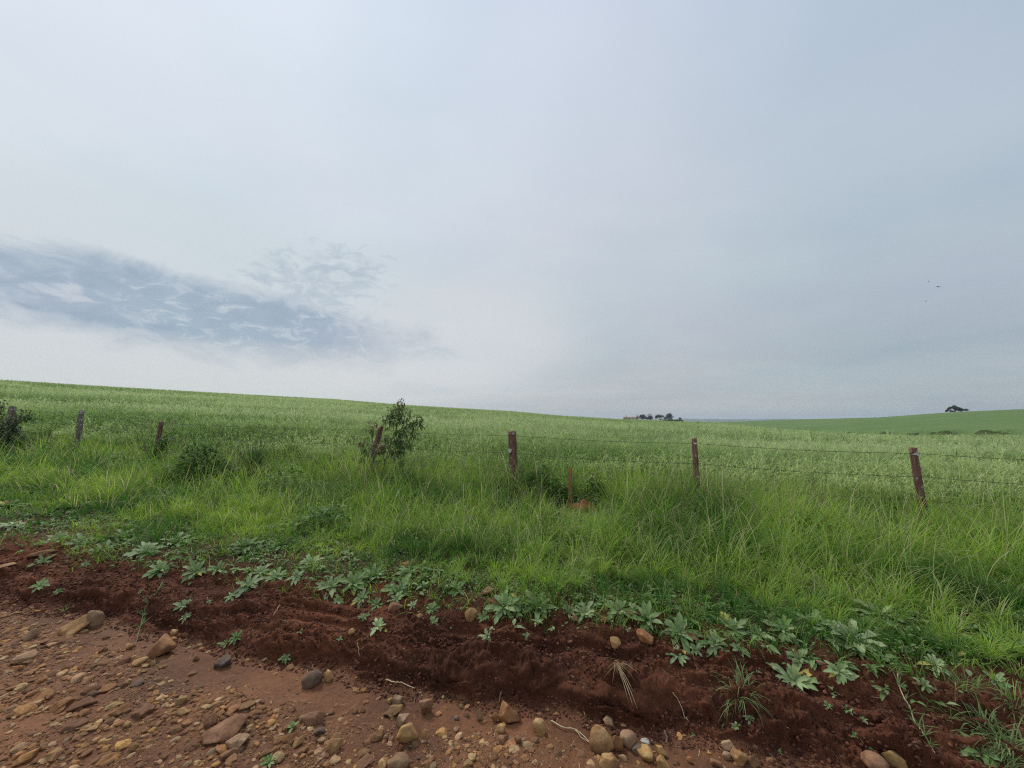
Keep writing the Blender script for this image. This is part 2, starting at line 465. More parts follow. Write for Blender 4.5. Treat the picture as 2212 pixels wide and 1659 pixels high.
protos = [facet(I2, 11, 200 + i, 24) for i in range(14)]
def stones(x, y, size, cols, sink=.25, P=protos, Ff=I2f, flatten=(.45, .9)):
    N = len(x); z = zbase(x, y)
    Vs, Fs, Cs = [], [], []; o = 0
    nv = len(P[0])
    for i in range(N):
        p = P[rng.integers(len(P))] * np.array([1, rng.uniform(.6, 1), rng.uniform(*flatten)]) * size[i]
        a = rng.uniform(0, 6.28); b = rng.normal(0, .18)
        c_, s_ = math.cos(b), math.sin(b)
        p = p @ np.array([[1, 0, 0], [0, c_, s_], [0, -s_, c_]])
        c_, s_ = math.cos(a), math.sin(a)
        p = p @ np.array([[c_, s_, 0], [-s_, c_, 0], [0, 0, 1]])
        Vs.append(p + [x[i], y[i], z[i] + size[i] * (.45 - sink)])
        Fs.append(Ff + o); o += nv
    return np.concatenate(Vs), np.concatenate(Fs), np.repeat(cols, nv, 0)
# density on the road: packed away from the bank, thin on the mud strip
N0 = 105000
rr = np.sqrt(rng.uniform(1.3**2, 6.3**2, N0)); aa = rng.uniform(-1.05, .85, N0)
gx, gy = rr * np.sin(aa), rr * np.cos(aa); s_, n_ = sn(gx, gy); d_ = n_ - nfoot(s_)
def edge_f(s, n): return np.interp(s, [-6, -4.5, -3.4, -2.4, -1.6, -.9, .2, 1.2], [-.03, -.10, -.24, -.34, -.32, -.30, -.26, -.22]) + .10 * pn(s * 2.1, n * 2.1, 62)
edge_ = edge_f(s_, n_)
prob = ss(.12, -.12, d_ - edge_) * np.interp(s_, [-4, -1.3, -.6, .1, 1.0], [1, 1, .5, .22, .12]) + .05 * (d_ < 0) + .10 * np.exp(-((d_ + .06) / .07)**2)
prob = prob * np.clip(.75 + 1.1 * fbm(s_ * 2.2, n_ * 2.2, 3, 60), .1, 1.4)
keep = (rng.uniform(0, 1, N0) < prob) & (d_ < .02)
gx, gy = gx[keep], gy[keep]; n = len(gx)
size = .0045 + .020 * rng.uniform(0, 1, n)**3 + (.028 * rng.uniform(0, 1, n)) * (rng.uniform(0, 1, n) < .085)
pal = np.array([(.25, .13, .066), (.34, .17, .075), (.18, .09, .048), (.42, .275, .15), (.30, .19, .115), (.46, .24, .09), (.14, .08, .05)])
gc = jitter(pal[rng.choice(7, n, p=[.36, .17, .18, .13, .08, .05, .03])] * [.96, .92, .82], .22)
V, Fq, C = stones(gx, gy, size * .9, gc, .36, [facet(I2, 10, 500 + i, 30, .58) for i in range(16)], I2f, (.35, .6))
N0 = 260000
rr = np.sqrt(rng.uniform(1.3**2, 5.5**2, N0)); aa = rng.uniform(-1.05, .75, N0)
qx, qy = rr * np.sin(aa), rr * np.cos(aa); s_, n_ = sn(qx, qy); d_ = n_ - nfoot(s_)
prob = (.06 + .94 * ss(.15, -.1, d_ - edge_f(s_, n_))) * np.interp(s_, [-4, -.6, .3, 1.2], [1, .9, .4, .25]) * np.clip(.5 + 1.5 * fbm(s_ * 4, n_ * 4, 2, 64), 0, 1)
kk = (rng.uniform(0, 1, N0) < prob * .75) & (d_ < .03); qx, qy = qx[kk], qy[kk]; n = len(qx)
V2, F2, C2 = stones(qx, qy, .0022 + .0045 * rng.uniform(0, 1, n)**2, jitter(pal[rng.choice(7, n)] * .85, .3), .3, [facet(I1, 9, 700 + i, 12) for i in range(8)], I1f)
V, Fq, C = join([(V, Fq, C), (V2, F2, C2)])
tag(link('gravel', mesh_np('gravel', V, Fq, C, False), M['gravel']), 'loose brown and orange gravel strewn over the dirt road', 'gravel', None, 'stuff')
n = 42000
cs = rng.uniform(-6, 2.6, n); cd = np.abs(rng.normal(.22, .28, n)) - .08
cn = nfoot(cs) + cd
cx, cy = cs * SU[0] + cn * NU[0], cs * SU[1] + cn * NU[1]
size = .002 + .012 * rng.uniform(0, 1, n)**5
V, Fq, C = stones(cx, cy, size, jitter(lerp((.07, .025, .014), (.20, .078, .045), rng.uniform(0, 1, n)**1.5), .3), .35, [facet(I1, 9, 600 + i, 8) for i in range(8)], I1f, (.6, 1))
tag(link('soil_crumbs', mesh_np('soil_crumbs', V, Fq, C, True), M['crumb']), 'small crumbs of red soil on the earth bank', 'soil', None, 'stuff')

# ------------------------------------------------------------------ oat crop
GP = [None]
def crop_plants(r, az, wscale, rich):
    x, y = r * np.sin(az), r * np.cos(az); s, n = sn(x, y)
    R1 = np.interp(az, _a, _r)
    k = (n > 6.75 + .35 * pn(s * .9, s * 0, 70)) & (r < R1 * 1.08)
    x, y, r, az, s, n, ws = x[k], y[k], r[k], az[k], s[k], n[k], wscale[k]
    z = zbase(x, y, False); N = len(x)
    big = fbm(x * .05, y * .26, 3, 72); mid = fbm(x * .5, y * .5, 3, 75)
    hgt = (HC * (1 + .16 * mid + rng.normal(0, .09, N))) * (1 - .78 * ss(45, 75, r)) + .0 + .25 * ss(45, 75, r) * rng.uniform(.3, 1, N)
    edge = ss(6.6, 8.2, n); hgt *= .72 + .28 * edge
    hgt = hgt * (1 + (rng.uniform(0, 1, N) < .06) * rng.uniform(.1, .4, N))
    base = np.stack([x, y, z], 1)
    pale = np.clip(.62 + 2.6 * big + .6 * mid + rng.normal(0, .16, N), 0, 1)
    cst = lerp((.155, .24, .085), (.425, .50, .245), pale)
    nearf = (1 - ss(7, 12, n)) * .4
    cst = cst * (1 - nearf[:, None]) + lerp((.13, .25, .045), (.35, .47, .115), pale) * nearf[:, None]
    cst = cst * (1 - .25 * ss(.25, .0, pale))[:, None]
    chd = lerp((.25, .34, .13), (.48, .55, .285), pale)
    chd = chd * (1 - .6 * nearf[:, None]) + lerp((.2, .33, .07), (.46, .55, .18), pale) * .6 * nearf[:, None]
    parts = []
    a0 = rng.uniform(0, 6.28, N)
    parts.append(blades(base, hgt, .008 * ws, a0, rng.normal(0, .06, N), rng.normal(.12, .1, N), 2, jitter(cst, .12), chd))
    nl = 3 if rich else 2
    for j in range(nl):
        f = .22 + .24 * j if rich else .3 + .3 * j
        b = base.copy(); b[:, 2] += hgt * (f + rng.uniform(-.06, .06, N))
        parts.append(blades(b, hgt * rng.uniform(.3, .5, N), .013 * ws, rng.uniform(0, 6.28, N), rng.uniform(.2, .6, N), rng.uniform(.5, 1.8, N), 3 if rich else 2, jitter(cst, .15)))
    for j in range(4 if rich else 2):
        b = base.copy(); b[:, 2] += hgt * rng.uniform(.78, .97, N)
        parts.append(blades(b, hgt * rng.uniform(.1, .2, N), .012 * ws, rng.uniform(0, 6.28, N), rng.uniform(.1, .9, N), rng.uniform(.6, 2.2, N), 2, jitter(chd, .15)))
    return parts
N1 = 85000
r = np.sqrt(rng.uniform(6.3**2, 20**2, N1)); az = rng.uniform(-1.06, 1.0, N1)
parts = crop_plants(r, az, np.clip((r / 9)**.6, .9, 2), True)
N2 = 170000
r = 20 * np.exp(rng.uniform(0, math.log(215 / 20), N2)); az = rng.uniform(-1.0, 1.0, N2)
parts += crop_plants(r, az, 1.7 * (r / 20)**.85, False)
V, Fq, C = join(parts)
tag(link('oat_crop', mesh_np('oat_crop', V, Fq, C), M['crop']), 'pale green oats growing thick across the sloping field behind the fence', 'crop', None, 'stuff')
del V, Fq, C, parts

# ------------------------------------------------------------------ verge grass
N0 = 560000
u = rng.uniform(0, 1, N0); rmin, rmax = 2.5, 17.0
r = (rmin**.7 + u * (rmax**.7 - rmin**.7))**(1 / .7); az = rng.uniform(-1.07, 1.02, N0)
x, y = r * np.sin(az), r * np.cos(az); s, n = sn(x, y); d = n - nfoot(s)
patch = fbm(s * .9, n * 1.3, 3, 80); fine = fbm(s * 4, n * 4, 2, 83)
start = np.interp(s, [-9, -5, -3, -1.6, -1, 0, 1.5, 3], [.98, .92, .92, .85, .68, .56, .58, .52]) + .5 * patch
dens = ss(start - .25, start + .4, d) * (1 - ss(6.7, 9.2, n)) * np.clip(.8 + .9 * fine, .12, 1)
dens = np.maximum(dens, .16 * ss(.3, .7, d) * np.clip(1 + 3 * fine, 0, 2.2) * (n < 7.2))
k = rng.uniform(0, 1, N0) < dens
x, y, r, s, n, d, patch, fine, start = (v[k] for v in (x, y, r, s, n, d, patch, fine, start)); N = len(x)
cell = .15 + .05 * (r > 6)
ix = np.floor(s / cell).astype(int); iy = np.floor(n / cell).astype(int)
hs_ = ((ix * 73856093) ^ (iy * 19349663)) & 4095
T_ = rng.uniform(0, 1, (5, 4096))
ts, tn = (ix + .15 + .7 * T_[0][hs_]) * cell, (iy + .15 + .7 * T_[1][hs_]) * cell
inT = rng.uniform(0, 1, N) < .78
s1 = np.where(inT, ts + (s - ts) * .42, s); n1_ = np.where(inT, tn + (n - tn) * .42, n)
s, n = s1, n1_; x, y = s * SU[0] + n * NU[0], s * SU[1] + n * NU[1]
out_az = np.arctan2((s - ts) * SU[1] + (n - tn) * NU[1], (s - ts) * SU[0] + (n - tn) * NU[0]) + rng.normal(0, .5, N)
out_r = np.where(inT, np.hypot(s - ts, n - tn) / (.42 * cell), .3)
th_ = np.where(inT, .72 + .62 * T_[2][hs_], .75); tt_ = np.where(inT, T_[3][hs_] - .5, 0)
base = np.stack([x, y, zbase(x, y)], 1)
hp = fbm(s * .55, n * .7, 3, 86)
grow = ss(0, 1.9, d - start)
feet = np.zeros(N)
for fx, fy, fh in ((-13.2, 10.1, .3), (-10.6, 9.3, .22), (-7.85, 8.5, .3), (-2.6, 7.0, .28), (0, 6.1, .3), (2.6, 5.35, .3), (5.0, 4.65, .12), (-1.9, 6.6, .2), (-5.5, 7.3, .25), (1.6, 5.6, .15), (3.6, 4.6, .15)):
    feet = np.maximum(feet, fh * np.exp(-(((x - fx) / .55)**2 + ((y - fy) / .45)**2)))
H = (.08 + .225 * grow + .07 * ss(4.6, 5.8, n)) * (1 + .8 * hp + .35 * fine) + feet
H = np.clip(H, .05, .72) * np.exp(rng.normal(0, .26, N)) * th_
near_stake = (1 - ss(.28, .5, np.abs(x - .92))) * ss(4.2, 4.6, y) * (1 - ss(5.6, 6.0, y)); H *= 1 - .62 * near_stake
H = np.clip(H, .04, .72)
tone = np.clip(.47 + 1.7 * fbm(s * .8, n * .9, 3, 90) + .4 * fine + .55 * tt_ + rng.normal(0, .2, N), 0, 1)
cg = lerp((.058, .142, .026), (.305, .43, .084), tone)
yel = rng.uniform(0, 1, N) < .055; cg[yel] = (.38, .32, .16)
brn = np.clip(np.clip(fbm(s * 1.1, n * 1.4, 3, 94) * 3 - .8, 0, 1) * (n > 4.6) * .55 + .9 * feet, 0, .6); isb = rng.uniform(0, 1, N) < brn
cg[isb] = (.17, .12, .085)
W = (.0032 + .0026 * rng.uniform(0, 1, N)) * np.clip((r / 4.0)**.7, .8, 2.4)
parts = [blades(base, H * 1.2, W, np.where(inT, out_az, rng.uniform(0, 6.28, N)), .03 + .32 * out_r + np.abs(rng.normal(0, .16, N)), rng.gamma(2.0, .75, N), 5, jitter(cg, .2), jitter(cg * 1.15 + .01, .1))]
# arching seed stems
m_ = (rng.uniform(0, 1, N) < .04) & (grow > .2); bs = base[m_]; K = len(bs)
cs_ = lerp((.28, .36, .11), (.60, .56, .32), rng.uniform(0, 1, K))
parts.append(blades(bs, H[m_] * 1.25 + .13, np.clip(.0055 * (r[m_] / 4)**.7, .004, .012), rng.uniform(0, 6.28, K), np.abs(rng.normal(.06, .08, K)), rng.uniform(.4, 2.3, K), 6, cs_ * .8, cs_))
# blades hanging over the lip of the bank
K = 5200
cs = rng.uniform(-7, 4, K); cd = rng.uniform(.42, .85, K); cn = nfoot(cs) + cd
kk = rng.uniform(0, 1, K) < np.clip(.35 + 1.8 * fbm(cs * 1.7, cn, 2, 111), 0, 1) * np.interp(cs, [-7, -1.5, -.5, 4], [.35, .45, 1, 1])
cs, cn = cs[kk], cn[kk]; K = len(cs)
hx, hy = cs * SU[0] + cn * NU[0], cs * SU[1] + cn * NU[1]
hb_ = np.stack([hx, hy, zbase(hx, hy)], 1)
ch = lerp((.11, .20, .045), (.30, .41, .10), rng.uniform(0, 1, K))
parts.append(blades(hb_, rng.uniform(.07, .22, K), rng.uniform(.004, .007, K), np.full(K, math.atan2(-NU[1], -NU[0])) + rng.normal(0, 1.1, K), rng.uniform(.1, .8, K), rng.uniform(.6, 2.2, K), 5, jitter(ch, .15)))
V, Fq, C = join(parts)
tag(link('verge_grass', mesh_np('verge_grass', V, Fq, C), M['grass']), 'long bright green grass on the verge in front of the fence', 'grass', None, 'stuff')
# small leaved creeping cover along the lip of the bank
N0 = 60000
cs = rng.uniform(-9, 4.2, N0); cd = rng.uniform(.2, 1.9, N0); cn = nfoot(cs) + cd
pp = np.clip(ss(.25, .75, cd) * (1 - ss(1.1, 1.9, cd)) * np.clip(.35 + 2.2 * fbm(cs * 1.6, cn * 1.9, 3, 97), 0, 1), 0, 1)
k = rng.uniform(0, 1, N0) < pp * .62; cs, cn = cs[k], cn[k]; N = len(cs)
x, y = cs * SU[0] + cn * NU[0], cs * SU[1] + cn * NU[1]
c0 = np.stack([x, y, zbase(x, y) + rng.uniform(.004, .05, N)], 1)
a = rng.uniform(0, 6.28, N); dirs = np.stack([np.cos(a), np.sin(a), rng.uniform(.0, .7, N)], 1)
tone = np.clip(.5 + fbm(cs, cn, 2, 99) + rng.normal(0, .2, N), 0, 1)
V, Fq, C = leaf_cards(c0, dirs, rng.uniform(.012, .034, N), rng.uniform(.008, .018, N), jitter(lerp((.09, .15, .05), (.19, .28, .10), tone), .15))
tag(link('ground_cover', mesh_np('ground_cover', V, Fq, C), M['leaf']), 'small leaved creeping weeds along the lip of the bank', 'ground cover', None, 'stuff')

# taller leafy weeds mixed in the grass
spots = []
for (px, py, w, h, cnt, D) in [(430, 1060, 170, 105, 3200, 6.7), (400, 1020, 110, 60, 700, 7.2), (1215, 1085, 170, 70, 800, 5.85), (1150, 1065, 90, 70, 700, 6.0), (40, 975, 120, 60, 900, 9.5), (340, 1000, 90, 60, 600, 8.2), (860, 1040, 110, 60, 600, 6.5), (130, 1000, 160, 60, 800, 8.8), (250, 1060, 160, 60, 700, 7.3), (620, 1060, 170, 70, 700, 6.2), (1520, 1110, 130, 70, 700, 5.0), (700, 1150, 200, 60, 500, 4.6), (1750, 1140, 180, 70, 500, 4.4)]:
    p = at(px, py, D); gz = ground(p.x, p.y); hw = w * D / F * .5; hh = h * D / F
    q = rng.normal(0, .45, (cnt, 2)); xx = p.x + q[:, 0] * hw; yy = p.y + q[:, 1] * .3
    zz = zbase(xx, yy, False) + hh * 1.05 * np.exp(-(q**2).sum(1)) * rng.uniform(.15, 1, cnt)
    spots.append((np.stack([xx, yy, zz], 1), np.full(cnt, 1.0)))
c0 = np.concatenate([q[0] for q in spots]); N = len(c0)
a = rng.uniform(0, 6.28, N); dirs = np.stack([np.cos(a), np.sin(a), rng.uniform(-.3, .9, N)], 1)
L = rng.uniform(.04, .10, N); tone = np.clip(.45 + .9 * fbm(c0[:, 0] * 2.2, c0[:, 1] * 3 + c0[:, 2] * 5, 2, 113) + rng.normal(0, .2, N), 0, 1)
V, Fq, C = leaf_cards(c0, dirs, L, L * rng.uniform(.22, .42, N), jitter(lerp((.055, .125, .028), (.22, .33, .08), tone), .18), .5)
tag(link('verge_weeds', mesh_np('verge_weeds', V, Fq, C), M['leaf']), 'dark leafy weeds mixed into the long verge grass', 'weeds', None, 'stuff')
# larger leaves of the weed carpet between the rosettes
N0 = 42000
cs = rng.uniform(-10, 3.8, N0); cd = rng.uniform(.25, 1.7, N0); cn = nfoot(cs) + cd
lo = np.interp(cs, [-9, -4, -2, -1.2, -.6, 0, .6, 1.2, 2, 3.5], [.45, .48, .56, .42, .36, .42, .38, .33, .36, .45])
pp = ss(lo - .08, lo + .12, cd) * (1 - ss(lo + .4, lo + 1.25, cd)) * np.clip(.30 + 2.6 * fbm(cs * 2.1, cn * 2.3, 3, 103), 0, 1)
k = rng.uniform(0, 1, N0) < pp * .8; cs, cn = cs[k], cn[k]; N = len(cs)
x, y = cs * SU[0] + cn * NU[0], cs * SU[1] + cn * NU[1]
# leaves come in little whorls: move each towards a shared centre and point away from it
ctr = np.round(np.stack([cs, cn], 1) * 8) / 8 + .03 * np.stack([pn(np.round(cs * 8) * .7, np.round(cn * 8) * .9, 105), pn(np.round(cs * 8) * .9, np.round(cn * 8) * .7, 106)], 1)
cx, cy = ctr[:, 0] * SU[0] + ctr[:, 1] * NU[0], ctr[:, 0] * SU[1] + ctr[:, 1] * NU[1]
a = rng.uniform(0, 6.28, N)
c0 = np.stack([cx, cy, zbase(cx, cy) + rng.uniform(.005, .03, N)], 1)
dirs = np.stack([np.cos(a), np.sin(a), rng.uniform(.15, 1.1, N)], 1)
L = rng.uniform(.03, .08, N)
tone = np.clip(.5 + fbm(ctr[:, 0] * 3, ctr[:, 1] * 3, 2, 107) + rng.normal(0, .15, N), 0, 1)
V, Fq, C = leaf_cards(c0, dirs, L, L * rng.uniform(.26, .4, N), jitter(lerp((.095, .19, .04), (.32, .385, .18), tone), .18), .45)
tag(link('weed_carpet', mesh_np('weed_carpet', V, Fq, C), M['leaf']), 'carpet of broad leaved weeds along the lip of the bank', 'weeds', None, 'stuff')

# ------------------------------------------------------------------ rosette weeds
def rosette(px, py, w, label, up=.0, nleaf=None, tone=.5, cat='weed', group=None, bright=1.0, wide=.235):
    p = hit(px, py + w * .12)
    rad = .5 * w * depth(p) / F * .92
    nm = normal(p.x, p.y); tc_ = Vector((-p.x, -p.y, .5)).normalized(); sl_ = 1 - ss(.55, .95, sn(p.x, p.y)[1] - nfoot(sn(p.x, p.y)[0])); nm = (nm * .6 + Vector((0, 0, 1)) * .25 + tc_ * (.08 + .24 * float(sl_))).normalized()
    nl = nleaf or (7 if w < 22 else 16 if w < 60 else 28)
    if w < 16: nl = 5
    Vs = []
    a = np.arange(nl) * 2.399 + rng.uniform(0, 6) + rng.normal(0, .22, nl); q = np.linspace(0, 1, nl)
    el = np.radians(12 + 50 * q**1.3 + up * 32) + rng.normal(0, .17, nl)
    L = rad * (1.06 - .55 * q + rng.normal(0, .13, nl)); Wd = L * wide * (1 + rng.normal(0, .12, nl)) + .003
    st = 6; t = np.linspace(0, 1, st + 1)
    pr = np.sin(np.pi * (t * .93 + .03)**1.25)**.75; pr[0] = .16; pr[-1] = .08
    x = np.zeros((nl, st + 1)); z = np.zeros((nl, st + 1))
    for k in range(st):
        e = el - (.75 + .3 * rng.uniform(-1, 1, nl)) * ((k + .5) / st)
        x[:, k + 1] = x[:, k] + L / st * np.cos(e); z[:, k + 1] = z[:, k] + L / st * np.sin(e)
    z = np.maximum(z, -.1 * rad)
    wob = 1 + .24 * np.sin(t[None] * 21 + rng.uniform(0, 6, nl)[:, None])
    hw = .5 * Wd[:, None] * pr[None] * wob
    fold = hw * .35; wave = .09 * Wd[:, None] * np.sin(t[None] * 15 + rng.uniform(0, 6, (nl, 1)))
    V = np.zeros((nl, st + 1, 3, 3))
    for j, sgn in enumerate((-1, 0, 1)):
        V[:, :, j, 0] = x * np.cos(a)[:, None] - sgn * hw * np.sin(a)[:, None]
        V[:, :, j, 1] = x * np.sin(a)[:, None] + sgn * hw * np.cos(a)[:, None]
        V[:, :, j, 2] = z + (fold + sgn * wave if sgn else 0)
    V = V.reshape(-1, 3)
    b = (np.arange(nl) * (st + 1) * 3)[:, None, None]
    qd = np.array([[k * 3 + j, k * 3 + j + 1, k * 3 + j + 4, k * 3 + j + 3] for k in range(st) for j in range(2)])
    Fq = (b + qd[None]).reshape(-1, 4)
    c = lerp((.13, .215, .06), (.33, .395, .20), np.clip(tone + rng.normal(-.08, .12) + rng.normal(0, .18, nl), 0, 1)) * bright * rng.uniform(.85, 1.1)
    if rng.uniform() < .35: c[rng.integers(0, nl // 2 + 1)] = (.20, .11, .05)
    if w > 30 and rng.uniform() < .3: c[0] = (.45, .40, .10)
    C = np.repeat(jitter(c, .1), (st + 1) * 3, 0).reshape(nl, st + 1, 3, 3)
    C[:, :, 1] *= 1.22                                                   # pale midrib
    me = mesh_np('rosette_weed', V, Fq, C.reshape(-1, 3))
    o = link('rosette_weed', me, M['leaf'])
    o.rotation_mode = 'QUATERNION'; o.rotation_quaternion = Vector((0, 0, 1)).rotation_difference(nm)
    o.location = p + nm * .006
    return tag(o, label, cat, group or 'broad leaved rosette weeds on the bank and verge')
